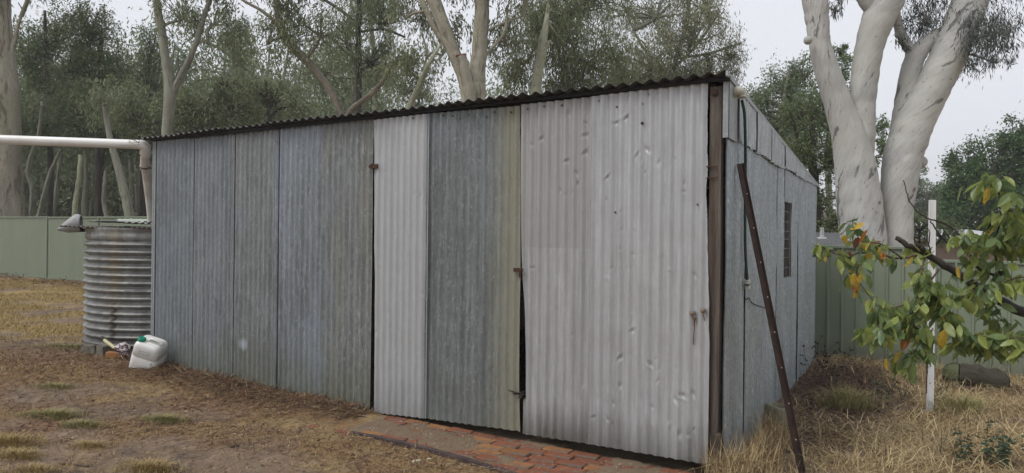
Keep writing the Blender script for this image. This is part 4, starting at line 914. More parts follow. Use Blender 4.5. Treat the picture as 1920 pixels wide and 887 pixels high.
scrap('grey corrugated scrap sheet in the middle of the tank lid', M_lid[0], (TC.x - .12, TC.y - .02, tt + .07), (1.5, 1.6), SHED_ROT + 1.35, (.02, .03), seed=2)
scrap('pale green scrap sheet topmost on the tank lid, its edge sticking out left', M_lid[1], (TC.x - .22, TC.y + .1, tt + .125), (1.0, 1.75), SHED_ROT + 1.15, (.03, -.035), seed=3)
scrap('small dark curled sheet on the tank lid beside the downpipe', M_lid[2], (TC.x + .12, TC.y + .25, tt + .21), (.8, .9), SHED_ROT + .5, (.04, .10), curl=.05, seed=4)
m = MB(); a_ = P(128, 433, 9.45); b_ = P(170, 431, 9.5); m.bar(a_, b_ + (b_ - a_) * 1.4, .07, .048)
o = m.build('timber_bearer', M_black); tag(o, 'black timber end poking out left from under the tank lid', 'timber', None)
# grey cut-open scoop on the edge of the lid
sc_c = P(131, 418, 9.35); nv_ = 20; vs = []; fs = []
for i in range(13):                              # low rounded lip at the left, tall open mouth at the right
    f = i / 12; x_ = -.155 + .29 * f; zb_ = .022 * math.sin(PI * f) * -1 + .012 * (1 - f); zt_2 = .012 + .235 * min(1, f / .78) ** .8 - (.02 * max(0, f - .78) / .22)
    hh = (zt_2 - zb_) / 2 * (1 if i else .25); hd = .105 * min(1, .18 + f * 1.6)
    for k in range(nv_ + 1):
        a = 2 * PI * k / nv_
        vs.append((x_, math.sin(a) * hd, (zb_ + zt_2) / 2 - math.cos(a) * hh))
for i in range(12):
    for k in range(nv_): q0 = i * (nv_ + 1) + k; fs.append([q0, q0 + 1, q0 + nv_ + 2, q0 + nv_ + 1])
fs.append(list(range(nv_ + 1)))
sco = obj('plastic_scoop', py_mesh('plastic_scoop', vs, fs, True), plain('dull_grey_plastic', (.36, .355, .36), (.27, .265, .265), 10, .55, .4, dirt=((.14, .12, .10), .6)))
s_ = sco.modifiers.new('solid', 'SOLIDIFY'); s_.thickness = .006
sco.location = sc_c + Vector((0, 0, -.115)); sco.rotation_euler = (-.1, .0, .35)
tag(sco, 'grey cut open plastic scoop perched on the left edge of the tank lid', 'scoop')
m = MB(); a_ = P(118, 428, 9.4); b_ = P(166, 424, 9.4); m.bar(a_, b_, .22, .008); o = m.build('scrap_sheet', plain('rust_plate', (.12, .075, .055), (.08, .05, .04), 10, .8)); tag(o, 'rusty flat strip under the plastic scoop on the tank edge', 'scrap sheet', 'scrap sheets laid over the tank')

# ------------------------------------------------------------------ PVC pipe
M_pvc = plain('white_pvc', (.76, .755, .73), (.69, .68, .65), 4, .35, .5, dirt=((.34, .28, .22), .35), bump=.02)
pa, pb = P(-420, 247, 7.55), P(262, 271, 8.12); pipe = empty('drain_pipe', pb, 'white plastic drainpipe running from the left into an elbow and down onto the tank', 'pipe')
o3 = Vector(pb); r_ = .055
MB().tube([pa - o3, pb - o3], r_, 18).build('pipe', M_pvc, pipe)
el = [P(262, 271, 8.12), P(268, 272, 8.13), P(272.5, 276, 8.16), P(273, 284, 8.2), P(272.5, 290, 8.24)]
MB().tube([p - o3 for p in el], r_ * 1.09, 18).build('elbow', M_pvc, pipe)
MB().tube([P(272, 288, 8.24) - o3, P(271, 316, 8.4) - o3], r_ * .94, 18).build('pipe', M_pvc, pipe)
dn = [P(275.5, 313, 8.42), P(283, 372, 8.75), P(287, 412, 8.95)]
MB().tube([p - o3 for p in dn], [.066, .066, .066], 18, cap=False).build('downpipe', plain('grimy_pvc', (.68, .665, .63), (.58, .565, .53), 5, .45, .4, dirt=((.28, .23, .17), .5)), pipe)
m = MB()
for (p, q, rr) in ((P(271.5, 287, 8.235), P(271.5, 289.5, 8.245), .064), (P(271, 311, 8.37), P(271, 313.5, 8.38), .061)): m.tube([p - o3, q - o3], rr, 18)
m.build('joint_grime', plain('pipe_grime', (.10, .075, .05), (.2, .15, .1), 30, .8), pipe)
m = MB(); c_ = P(249, 265, 8.08) - o3
for k in range(5): m.tube([c_ + Vector((random.uniform(-.04, .03), -.056, random.uniform(.0, .05))), c_ + Vector((random.uniform(-.05, .09), -.07, random.uniform(-.02, .03))), c_ + Vector((random.uniform(.0, .12), -.05, random.uniform(-.06, .0)))], .0025, 4)
m.build('dead_twigs', M_dark, pipe)

# ------------------------------------------------------------------ things at the foot of the tank
def rbox(name, size, mat, bev, parent=None, seg=3, taper=1.0, sub=None):
    b = bmesh.new(); bmesh.ops.create_cube(b, size=1)
    for v in b.verts:
        k = taper if v.co.z > 0 else 1.0; v.co = Vector((v.co.x * size[0] * k, v.co.y * size[1] * k, v.co.z * size[2]))
    bmesh.ops.bevel(b, geom=b.edges[:], offset=bev, segments=seg, affect='EDGES', profile=.6)
    me = bpy.data.meshes.new(name); b.to_mesh(me); b.free(); me.polygons.foreach_set('use_smooth', [True] * len(me.polygons)); return obj(name, me, mat, parent)
jc = ground_at(262, 692); jcan = bpy.data.objects.new('jerry_can', None); COL.objects.link(jcan); jcan.empty_display_size = .1
jcan.location = jc + Vector((0, .13, -.02)); jcan.rotation_euler = (.30, .33, .08)
tag(jcan, 'white plastic jerry can with a green cap tilted against the shed corner', 'jerry can')
M_can = plain('white_can_plastic', (.74, .74, .71), (.66, .65, .62), 5, .4, .45, dirt=((.40, .36, .30), .35), bump=.03)
def can_body():
    b = bmesh.new(); W2, D2 = .155, .14; lev = [(0.0, .86), (.012, .95), (.03, 1.0), (.195, .985), (.20, .962), (.208, .962), (.213, .985), (.32, .96), (.35, .90), (.368, .78), (.374, .6)]
    n = 40; rings = []
    for (z_, s_) in lev:
        ring = []
        for k in range(n):
            a = 2 * PI * k / n; ca, sa = math.cos(a), math.sin(a); e = .38
            ring.append(b.verts.new((math.copysign(abs(ca) ** e, ca) * W2 * s_, math.copysign(abs(sa) ** e, sa) * D2 * s_, z_)))
        rings.append(ring)
    for i in range(len(rings) - 1):
        for k in range(n): b.faces.new([rings[i][k], rings[i][(k + 1) % n], rings[i + 1][(k + 1) % n], rings[i + 1][k]])
    b.faces.new(rings[0][::-1]); b.faces.new(rings[-1]); me = bpy.data.meshes.new('can_body'); b.to_mesh(me); b.free(); me.polygons.foreach_set('use_smooth', [True] * len(me.polygons)); return me
obj('can_body', can_body(), M_can, jcan)
m = MB(); m.tube([(-.095, -.05, .355), (-.095, -.05, .40), (-.095, -.05, .405)], [.042, .042, .034], 20); m.build('cap', plain('green_cap', (.0, .20, .12), (.0, .16, .10), 10, .4, .4), jcan)
m = MB(); m.tube([(-.03, .0, .365), (-.02, .0, .392), (.02, .0, .397), (.09, .0, .39), (.12, .0, .365)], .016, 10); m.build('handle', M_can, jcan)
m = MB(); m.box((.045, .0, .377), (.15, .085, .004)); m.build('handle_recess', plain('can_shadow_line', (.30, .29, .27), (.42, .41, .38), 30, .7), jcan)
m = MB()
for (a, b) in (((-.06, .30), (.05, .30)), ((-.06, .265), (.05, .265)), ((-.06, .265), (-.06, .30)), ((.05, .265), (.05, .30))): m.bar((a[0], -.139, a[1]), (b[0], -.139, b[1]), .003, .003)
m.box((.10, -.1365, .17), (.014, .006, .018)); m.build('moulded_mark', plain('can_mark', (.45, .44, .42), (.3, .29, .28), 20), jcan)
def block(name, label, cat, mat, px, py, size, rz, tilt=(0, 0), group=None, up=0.0, bev=.012):
    g = ground_at(px, py); o = rbox(name, size, mat, bev, seg=2); o.location = g + Vector((0, size[1] * .5, size[2] * .42 + up)); o.rotation_euler = (tilt[0], tilt[1], rz); 
    m_ = o.modifiers.new('rough', 'DISPLACE'); tx = bpy.data.textures.new('rough', 'CLOUDS'); tx.noise_scale = .05; m_.texture = tx; m_.strength = .018; m_.mid_level = .5
    sb = o.modifiers.new('sub', 'SUBSURF'); sb.subdivision_type = 'SIMPLE'; sb.levels = sb.render_levels = 3; o.modifiers.move(1, 0)
    return tag(o, label, cat, group)
M_conc = plain('mossy_concrete', (.20, .185, .155), (.12, .11, .085), 14, .9, .2, bump=.6, bdist=.01, dirt=((.07, .065, .045), .7))
block('concrete_block', 'grey concrete block under the left edge of the tank', 'block', M_conc, 168, 664, (.24, .22, .13), -.3, group='blocks at the foot of the tank')
block('concrete_block', 'darker concrete block between the first block and the orange brick', 'block', M_conc, 192, 667, (.15, .20, .13), -.5, group='blocks at the foot of the tank')
block('loose_brick', 'orange brick lying at the foot of the tank beside the jerry can', 'brick', plain('orange_brick_loose', (.34, .17, .07), (.26, .12, .05), 16, .85, .2, bump=.4), 213, 673, (.22, .11, .085), .12, (0, .05), bev=.018)
th = empty('trowel', P(205, 646, 8.35), 'short tool with a pale yellow handle resting on the blocks', 'tool'); o3 = th.location.copy()
a_, b_ = P(196, 638, 8.42), P(216, 653, 8.30)
MB().tube([a_ - o3, b_ - o3], [.022, .02], 12).build('grip', plain('pale_yellow_grip', (.55, .52, .30), (.48, .45, .26), 12, .5), th)
m = MB(); m.tube([a_ + (a_ - b_) * .28 - o3, a_ - o3], [.026, .024], 12); m.tube([b_ - o3, b_ + (b_ - a_) * .3 - o3], [.021, .016], 12); m.build('ferrule', M_black, th)
MB().tube([b_ + (b_ - a_) * .28 - o3, b_ + (b_ - a_) * .9 - o3 + Vector((0, -.02, -.05))], .008, 8).build('shank', M_wire, th)
def crumple(name, label, cat, px, py, Y, size, mat, seed, rz=0):
    r = np.random.default_rng(seed); b = bmesh.new(); bmesh.ops.create_icosphere(b, subdivisions=4, radius=1)
    for v in b.verts:
        k = v.co * 2.1; n1 = fbm(np.array([k.x + k.z]), np.array([k.y - k.z * .7]), 1.0, seed)[0]; n2_ = abs(fbm(np.array([k.x * 2.5]), np.array([k.z * 2.5 + k.y * 2]), 1.0, seed + 4)[0] - .5)
        f = .55 + .7 * n1 - .9 * n2_; v.co = Vector((v.co.x * size[0], v.co.y * size[1], v.co.z * size[2])) * f
    me = bpy.data.meshes.new(name); b.to_mesh(me); b.free(); me.polygons.foreach_set('use_smooth', [True] * len(me.polygons)); o = obj(name, me, mat); o.location = P(px, py, Y); o.rotation_euler = (0, .4, rz)
    return tag(o, label, cat)
t = NT('striped_rag', .8, .2); ob = t.tc(); w = t.noise(t.map(ob, (8, 8, 26), rot=(0, .6, 0)), 1.0, 2); t.color(t.ramp(w, [(.42, (.60, .55, .55)), (.50, (.10, .05, .055)), (.58, (.11, .055, .06)), (.64, (.6, .56, .56))])); M_rag = t.m
crumple('rag', 'crumpled pale and maroon rag tucked beside the jerry can', 'rag', 231, 655, 8.15, (.115, .09, .085), M_rag, 5)

# ------------------------------------------------------------------ things on and beside the side wall
hose = empty('garden_hose', to_world(.05, .74, 2.5), 'dark green hose hanging from a white elbow down the side wall', 'hose'); o3 = hose.location.copy()
def SW(px, py, off):
    y, z = LS(px, py, off); return to_world(off, y, z)
M_hose = plain('green_hose', (.012, .04, .032), (.018, .052, .042), 8, .45, .4)
hp = [SW(1391, 188, .08), SW(1396, 215, .085), SW(1397.5, 270, .075), SW(1397.5, 340, .05), SW(1397, 420, .045), SW(1398, 480, .045), SW(1401, 524, .05)]
MB().tube([Vector(p) - o3 for p in catmull(hp, 5)], .0108, 10).build('hose', M_hose, hose)
M_elb = plain('cream_plastic', (.52, .51, .45), (.45, .44, .38), 8, .4, .4)
ep = [SW(1377, 176, .03), SW(1380, 170.5, .05), SW(1386, 170, .07), SW(1390.5, 175, .078), SW(1391, 183, .08)]
MB().tube([Vector(p) - o3 for p in catmull(ep, 4)], .030, 14).build('elbow', M_elb, hose)
c0, c1, c2, c3 = SW(1401, 525, .05), SW(1401.3, 531, .05), SW(1401.4, 535, .05), SW(1401.8, 541, .05)
m = MB(); m.tube([c0 - o3, c1 - o3], .024, 14); m.tube([c2 - o3, c3 - o3], .022, 14); m.build('connector', plain('white_connector', (.6, .6, .56), (.5, .5, .46), 12, .4), hose)
MB().tube([c1 - o3, c2 - o3], .017, 12).build('connector_ring', plain('blue_ring', (.03, .06, .12), (.03, .05, .10), 9, .4), hose)
m = MB(); m.tube(catmull([SW(1393, 552, .012), SW(1399, 562, .03), SW(1404, 558, .03), SW(1410, 568, .03), SW(1424, 574, .03), SW(1434, 577, .02)], 4), .0035, 5)
o = m.build('loose_wire', M_black); tag(o, 'short bent black wire sticking out of the side wall below the hose end', 'wire')
# leaning steel picket
tp = SW(1387, 307, .05); bt = ground_at(1504, 893)
pk = empty('steel_picket', bt, 'long rusty brown steel picket leaning against the side wall', 'picket'); ax = (tp - bt).normalized(); Lp = (tp - bt).length
fl = (Vector((1, .25, 0)) - ax * Vector((1, .25, 0)).dot(ax)).normalized(); nr_ = ax.cross(fl)
M_pick = plain('brown_picket', (.042, .025, .02), (.025, .017, .015), 16, .55, .35, .2, dirt=((.085, .045, .03), .5))
m = MB(); Mx = Matrix((fl, ax, nr_)).transposed(); cen = ax * (Lp / 2 - .04)
m.box(cen, (.050, Lp + .08, .005), Mx); m.box(cen + nr_ * .016 - fl * .004, (.005, Lp + .08, .028), Mx); m.box(cen - nr_ * .009 + fl * .023, (.005, Lp + .08, .014), Mx); m.build('picket_bar', M_pick, pk)
s1 = -1 if nr_.y > 0 else 1; m = MB()
for k in range(8):
    q = ax * (.25 + k * (Lp - .35) / 7.5) + nr_ * s1 * .0025; m.tube([q + fl * .008, q + fl * .008 + nr_ * s1 * .003], [.005, .004], 8)
m.build('bolt_holes', plain('hole_shine', (.5, .5, .5), (.4, .4, .4), 9, .5), pk, 'stuff')  # pale discs for the holes, their shine put into the colour
# concrete pot
g = ground_at(1466, 802); b = bmesh.new(); n = 28; rows = [(.0, .098), (.03, .10), (.15, .104), (.185, .104), (.19, .100), (.19, .082), (.05, .075)]
rs = [[b.verts.new((math.cos(2 * PI * k / n) * r, math.sin(2 * PI * k / n) * r, z)) for k in range(n)] for z, r in rows]
for i in range(len(rs) - 1):
    for k in range(n): b.faces.new([rs[i][k], rs[i][(k + 1) % n], rs[i + 1][(k + 1) % n], rs[i + 1][k]])
b.faces.new(rs[-1]); me = bpy.data.meshes.new('concrete_pot'); b.to_mesh(me); b.free(); me.polygons.foreach_set('use_smooth', [True] * len(me.polygons))
o = obj('concrete_pot', me, plain('pot_concrete', (.27, .26, .20), (.19, .185, .14), 12, .9, .2, bump=.5, dirt=((.11, .11, .07), .6))); o.location = g + Vector((.0, .09, -.02)); o.rotation_euler = (.02, .08, 0)
md = o.modifiers.new('edge', 'EDGE_SPLIT'); md.split_angle = math.radians(50)
tag(o, 'weathered concrete pot half sunk beside the side wall', 'pot')
# dry seed heads hooked on the front door
def SF(px, py, off): x, z = L(px, py, off); return to_world(x, off, z)
sp_ = empty('dried_seed_stem', SF(1303, 610, -.05), 'pair of tan dried seed cups on a rusty stem stuck to the silvery door', 'dried stem'); o3 = sp_.location.copy()
M_cup = plain('tan_seed_cup', (.24, .19, .14), (.17, .13, .095), 30, .8); M_stemr = plain('rust_stem', (.15, .075, .04), (.09, .05, .03), 30, .8)
for (px, py, s) in ((1298, 587, 1.0), (1318, 582, .95)):
    c = SF(px, py, -.06) - o3; r0 = .022 * s
    MB().tube([c + Vector((0, 0, .010)), c + Vector((0, 0, .012)), c + Vector((0, 0, -.008)), c + Vector((.002, 0, -.024))], [r0 * .85, r0 * 1.0, r0 * .75, r0 * .15], 14).build('seed_cup', M_cup, sp_)
m = MB(); m.tube([p - o3 for p in catmull([SF(1298, 592, -.06), SF(1301, 600, -.055), SF(1302, 615, -.052), SF(1301, 628, -.052), SF(1300, 646, -.05)], 3)], .0032, 6); m.tube([p - o3 for p in catmull([SF(1318, 590, -.06), SF(1320, 596, -.055), SF(1321, 602, -.052)], 3)], .0028, 6)
m.tube([SF(1305, 596, -.058) - o3, SF(1302, 602, -.055) - o3, SF(1301.5, 612, -.052) - o3], [.007, .006, .004], 8); m.build('stem', M_stemr, sp_)

# ------------------------------------------------------------------ right garden: white post, neighbour roof, log
wp0 = P(1743, 755, 6.35); wp0.z = gz1(wp0.x, wp0.y) - .1; wtop = EYE - sd(1744, 375)[1] / F * 6.35
post_ = empty('white_post', wp0, 'white steel picket standing in the dry grass behind the fruit tree', 'post')
M_wp = plain('white_post_paint', (.74, .74, .74), (.66, .66, .65), 6, .45, .4, dirt=((.35, .32, .28), .25))
H = wtop - wp0.z; tl = math.tan(.004); m = MB(); m.box((0, 0, H / 2), (.062, .006, H)); m.box((-.004, .018, H / 2), (.007, .030, H)); m.box((.029, -.008, H / 2), (.005, .012, H)); m.box((-.029, -.008, H / 2), (.005, .012, H)); m.build('post_bar', M_wp, post_, bevel=.001)
m = MB(); m.box((-.033, -.010, .55), (.008, .012, .55), jit=.004); m.build('peeled_edge', plain('post_rust', (.07, .04, .03), (.12, .08, .06), 30, .9), post_)
m = MB()
for k in range(9): m.box((0, -.0045, H - .45 - k * .16), (.008, .004, .008))
m.build('post_holes', M_black, post_, 'stuff')
nb = P(1552, 452, 13.2); nroof = empty('neighbour_shed', (nb.x, nb.y, gz1(nb.x, nb.y)), 'low grey corrugated roof just showing over the right fence beside the white gum', 'shed')
zr = EYE - sd(1552, 441)[1] / F * 13.2 - gz1(nb.x, nb.y); u = np.linspace(-.62, .9, 90); v = np.linspace(-.9, 1.2, 4); U, V = np.meshgrid(u, v, indexing='ij')
obj('roof', grid_mesh('roof', np.stack([U + .28 * V, V, zr - .10 - .0 * U + .14 * V + .010 * np.cos(U * 2 * PI / .076)], -1)), plain('wet_grey_roof', (.17, .175, .18), (.12, .12, .125), 4, .4, .4, .2), nroof)
MB().box((.35, .2, zr / 2 - .15), (1.1, 1.6, zr - .2)).build('wall', M_green_d, nroof)
m = MB(); fb_ = P(1541, 446, 12.6) - nroof.location
for k in range(4):
    zz_ = .026 + k * .045; m.bar(fb_ + Vector((-.04, 0, zz_)), fb_ + Vector((.04, 0, zz_ + .028)), .010, .010); m.bar(fb_ + Vector((.04, 0, zz_)), fb_ + Vector((-.04, 0, zz_ + .028)), .010, .010)
m.box(fb_ + Vector((0, 0, .0)), (.14, .05, .03)); m.box(fb_ + Vector((0, .01, .09)), (.014, .014, .2)); m.build('finial', plain('white_finial', (.7, .7, .7), (.6, .6, .6), 9), nroof)
nb2 = P(1735, 440, 24); hs_ = empty('neighbour_house', (nb2.x, nb2.y, gz1(nb2.x, nb2.y)), 'distant pale metal roof behind the white post and fence', 'house'); zr2 = EYE - sd(1735, 428)[1] / F * 24 - gz1(nb2.x, nb2.y)
m = MB(); m.add([(-2.2, -1.5, zr2 - .38), (3.2, -1.5, zr2 - .38), (2.6, 1.5, zr2), (-1.6, 1.5, zr2), (-2.2, 4.5, zr2 - .38), (3.2, 4.5, zr2 - .38)], [[0, 1, 2, 3], [3, 2, 5, 4]]); m.build('roof', plain('pale_roof', (.55, .56, .58), (.48, .49, .51), 2, .5), hs_)
MB().box((.5, 1.5, (zr2 - .45) / 2), (4.9, 5.4, zr2 - .45)).build('wall', plain('brick_wall_far', (.2, .14, .11), (.16, .12, .1), 5), hs_)
# mossy log at the fence foot
lg0, lg1 = P(1768, 706, 7.75), P(1893, 716, 7.35)
lg0.z = gz1(lg0.x, lg0.y) + .10; lg1.z = gz1(lg1.x, lg1.y) + .09; npt = 40; pp = np.linspace(np.array(lg0), np.array(lg1), npt); rngl = np.random.default_rng(8); pp[:, 2] += np.sin(np.linspace(0, 5, npt)) * .012
rad_ = .13 * np.interp(np.linspace(0, 15, npt), np.arange(16), [.45, .85, 1.0, 1.05, .95, 1.0, .9, 1.05, 1.1, .95, .9, 1.05, 1.15, 1.0, .85, .5])
o = obj('log', join_tubes('log', [tube_np(pp - pp[0], rad_, 20, rngl, .2)]), bark('mossy_log_bark', (.07, .065, .045), (.042, .036, .028), (.03, .027, .022), .8, (.10, .12, .05), .55)); o.location = pp[0]
tag(o, 'dark mossy log lying along the foot of the right fence', 'log')

# ------------------------------------------------------------------ fruit tree reaching in from the right
FB = P(2075, 640, 3.75); FB.z = gz1(FB.x, FB.y)
fruit = empty('fruit_tree', FB, 'fruit tree reaching in from the right with green and a few yellow leaves', 'tree'); fo = np.array(FB)
B_plum = plain('dark_plum_bark', (.045, .035, .032), (.025, .02, .019), 22, .7, .3, bump=.6, dirt=((.09, .085, .075), .4))
B_twig = plain('brown_twig_bark', (.12, .07, .05), (.07, .045, .035), 22, .7, .3)
def limb(name, pts, r0, r1, mat, seg=10, parent=fruit, n=6):
    pp = np.array(catmull([P(a, b_, y) if not isinstance(a, Vector) else a for (a, b_, y) in pts], n)); pp[1:-1] += RNG.normal(size=pp[1:-1].shape) * min(r0, .012) * .3
    o = obj(name, join_tubes(name, [tube_np(pp - fo, np.linspace(r0, r1, len(pp)), seg, RNG, .14)]), mat, parent); return pp
tr_ = limb('trunk', [(FB - Vector((0, 0, .2)), 0, 0), (FB + Vector((.02, .02, .45)), 0, 0), (P(2062, 640, 3.72), 0, 0), (P(2080, 480, 3.6), 0, 0), (P(2060, 250, 3.6), 0, 0), (P(2100, 60, 3.6), 0, 0)], .065, .025, B_plum, 12)
T_ = {}
T_['main'] = limb('limb', [(2062, 620, 3.72), (1985, 607, 3.74), (1905, 580, 3.78), (1850, 548, 3.82), (1800, 515, 3.86), (1745, 482, 3.9), (1708, 462, 3.92), (1680, 446, 3.94)], .034, .013, B_plum, 12)
T_['stub'] = limb('limb', [(1735, 476, 3.9), (1728, 464, 3.88), (1722, 459, 3.88)], .018, .014, B_plum, 10)
T_['left'] = limb('twig', [(1722, 478, 3.9), (1690, 484, 3.85), (1650, 478, 3.8), (1615, 474, 3.78), (1580, 479, 3.76), (1548, 466, 3.74), (1534, 458, 3.72)], .0075, .002, B_twig, 7)
T_['left2'] = limb('twig', [(1690, 484, 3.85), (1660, 462, 3.8), (1640, 455, 3.78), (1615, 452, 3.76), (1602, 428, 3.74), (1598, 412, 3.73)], .005, .002, B_twig, 6)
T_['left3'] = limb('twig', [(1640, 478, 3.8), (1622, 492, 3.76), (1606, 505, 3.74), (1612, 530, 3.72), (1636, 562, 3.7), (1650, 580, 3.7)], .005, .002, B_twig, 6)
T_['up'] = limb('twig', [(1880, 520, 3.7), (1838, 506, 3.72), (1820, 480, 3.74), (1806, 456, 3.76), (1784, 428, 3.78), (1745, 411, 3.8), (1716, 392, 3.82), (1701, 365, 3.84), (1693, 338, 3.86)], .008, .0025, B_plum, 7)
T_['up2'] = limb('twig', [(1782, 460, 3.8), (1762, 440, 3.8), (1748, 420, 3.8), (1744, 415, 3.8)], .005, .003, B_plum, 6)
T_['thorn'] = limb('twig', [(1750, 486, 3.86), (1742, 462, 3.84), (1743, 440, 3.84), (1740, 428, 3.84)], .005, .002, B_plum, 6)
T_['top'] = limb('twig', [(2070, 560, 3.5), (1990, 500, 3.5), (1930, 440, 3.5), (1893, 395, 3.5), (1862, 352, 3.5), (1846, 326, 3.5)], .010, .003, B_twig, 8)
T_['top2'] = limb('twig', [(2060, 500, 3.6), (1960, 470, 3.6), (1880, 455, 3.6), (1830, 446, 3.62), (1800, 442, 3.64)], .009, .003, B_plum, 8)
T_['mid'] = limb('twig', [(1760, 505, 3.85), (1740, 535, 3.78), (1725, 560, 3.72), (1700, 570, 3.68), (1660, 580, 3.66), (1632, 592, 3.65)], .006, .002, B_twig, 7)
T_['mid2'] = limb('twig', [(1735, 482, 3.88), (1728, 510, 3.8), (1745, 540, 3.74), (1762, 560, 3.7), (1765, 610, 3.68)], .006, .002, B_twig, 7)
T_['low'] = limb('twig', [(1720, 575, 3.7), (1712, 610, 3.68), (1742, 625, 3.66), (1720, 655, 3.66), (1695, 668, 3.66), (1688, 690, 3.66)], .0055, .002, B_plum, 7)
T_['right'] = limb('limb', [(2062, 600, 3.7), (1980, 612, 3.62), (1930, 632, 3.6), (1885, 650, 3.6), (1845, 648, 3.62), (1822, 634, 3.64)], .014, .005, B_plum, 8)
T_['right2'] = limb('twig', [(2000, 640, 3.5), (1930, 633, 3.5), (1880, 634, 3.52), (1840, 630, 3.55)], .006, .002, B_twig, 6)
T_['fork'] = limb('twig', [(1806, 518, 3.84), (1832, 548, 3.8), (1850, 575, 3.78), (1872, 596, 3.76), (1900, 610, 3.74)], .0055, .002, B_plum, 6)
T_['fork2'] = limb('twig', [(1898, 560, 3.7), (1872, 505, 3.68), (1868, 460, 3.66), (1872, 420, 3.64), (1868, 398, 3.62)], .007, .003, B_plum, 6)
def fleaf_mesh(name, mat, fold, curl, wave, seed):
    r = np.random.default_rng(seed); nu, nv = 9, 5; u = np.linspace(0, 1, nu); v = np.linspace(-1, 1, nv); co = np.zeros((nu, nv, 3))
    wdt = .215 * np.sin(PI * np.clip(u, 0, 1) ** .82) ** .8; wdt[0] = .012; wdt[-1] = .004
    for i in range(nu):
        for j in range(nv):
            x = v[j] * wdt[i]; co[i, j] = (x, abs(v[j]) * wdt[i] * fold + wave * math.sin(u[i] * 9 + j * 1.3 + seed) * .5 * abs(v[j]) + curl * u[i] ** 2, -u[i] * (1 - .15 * abs(curl)))
    st = [(.012, 0, .14), (-.012, 0, .14), (-.012, 0, 0), (.012, 0, 0)]
    pos = co.reshape(-1, 3).tolist() + st; idx = np.arange(nu * nv).reshape(nu, nv); fs = [[int(idx[i, j]), int(idx[i + 1, j]), int(idx[i + 1, j + 1]), int(idx[i, j + 1])] for i in range(nu - 1) for j in range(nv - 1)] + [[nu * nv, nu * nv + 1, nu * nv + 2, nu * nv + 3]]
    me = py_mesh(name, pos, fs, True); me.materials.append(mat); return me
def fmat(nm, a, b, vein, spots=0.0, trans=.28):
    t = NT(nm, .32, .55); o = t.tc(); n = t.noise(t.rnd_vec(o, 30), 5, 4); x, z = t.sep(o)[0], t.sep(o)[2]
    c = t.mix(t.ramp(n, [(.35, 0.0), (.65, 1.0)]), a, b); c = t.mix(t.math('MULTIPLY', t.obj_rand(), .5), c, tuple(k * .62 for k in a))
    w = t.math('ABSOLUTE', t.math('SINE', t.math('MULTIPLY', t.math('ADD', z, t.math('ABSOLUTE', x)), 26.0)))
    rib = t.math('MAXIMUM', t.ramp(t.math('ABSOLUTE', x), [(.008, 1.0), (.02, 0.0)]), t.ramp(w, [(.05, .6), (.22, 0.0)])); c = t.mix(t.math('MULTIPLY', rib, .5), c, vein)
    if spots: c = t.mix(t.math('MULTIPLY', t.ramp(t.noise(t.rnd_vec(o, 12), 9, 2), [(.60, 0.0), (.66, 1.0)]), spots), c, (.10, .04, .02))
    t.color(c); t.bump(t.math('SUBTRACT', w, rib), .25, .02); tr = t.n.new('ShaderNodeBsdfTranslucent'); t.l.new(c, tr.inputs[0]); ms = t.n.new('ShaderNodeMixShader'); ms.inputs[0].default_value = trans; out = t.n['Material Output']
    t.l.new(t.b.outputs[0], ms.inputs[1]); t.l.new(tr.outputs[0], ms.inputs[2]); t.l.new(ms.outputs[0], out.inputs[0]); return t.m
FM = [fmat('fruit_leaf_green', (0.160, 0.227, 0.082), (0.204, 0.277, 0.103), (0.262, 0.315, 0.150), trans=.42), fmat('fruit_leaf_light', (0.277, 0.340, 0.089), (0.349, 0.404, 0.123), (0.393, 0.441, 0.191), trans=.45), fmat('fruit_leaf_dark', (0.095, 0.158, 0.068), (0.124, 0.189, 0.082), (0.131, 0.202, 0.096), trans=.35),
      fmat('fruit_leaf_yellow', (.56, .37, .035), (.60, .43, .06), (.55, .40, .12), .9), fmat('fruit_leaf_orange', (.50, .19, .03), (.42, .14, .03), (.5, .26, .08), .7), fmat('fruit_leaf_brown', (.13, .05, .03), (.18, .06, .03), (.2, .1, .06), .5)]
fl_meshes = {k: [fleaf_mesh('leaf', FM[k], f, c, w, s) for s, (f, c, w) in enumerate([(.25, .10, .03), (.4, -.18, .05), (.15, .30, .04), (.55, .05, .03)])] for k in range(6)}
T_['mid3'] = limb('twig', [(1712, 565, 3.69), (1690, 590, 3.66), (1665, 612, 3.64), (1640, 622, 3.63), (1622, 618, 3.62)], .004, .0015, B_twig, 6)
T_['mid4'] = limb('twig', [(1762, 575, 3.7), (1785, 600, 3.66), (1800, 625, 3.64), (1798, 655, 3.64)], .004, .0015, B_twig, 6)
T_['rt3'] = limb('twig', [(1990, 540, 3.6), (1930, 520, 3.58), (1880, 528, 3.58), (1835, 540, 3.6), (1800, 560, 3.62)], .005, .0015, B_twig, 6)
LF = [('left', .2, 1.0, 59), ('left2', .25, 1.0, 39), ('left3', .2, 1.0, 33), ('main', .5, .92, 20), ('mid', .2, 1.0, 72), ('mid2', .2, 1.0, 78), ('mid3', .1, 1.0, 72), ('mid4', .1, 1.0, 57), ('low', .1, 1.0, 91), ('right', .3, 1.0, 72), ('right2', .3, 1.0, 52), ('rt3', .2, 1.0, 65), ('fork', .2, .95, 44), ('fork2', .1, 1.0, 59), ('top', .3, 1.0, 80), ('top2', .3, 1.0, 85), ('up', .1, .35, 20)]
rl_ = random.Random(12); nl = 0; extra = []
def put_leaf(p, kind, size, rot, single=True):
    global nl
    me = rl_.choice(fl_meshes[kind]); sx = size * rl_.uniform(.9, 1.2)
    if not single: extra.append((me, kind, Vector(p) - FB, rot, sx, size)); return
    o = obj('leaf', me, None, fruit); o.location = Vector(p) - FB; o.scale = (sx, size, size); o.rotation_euler = rot; nl += 1
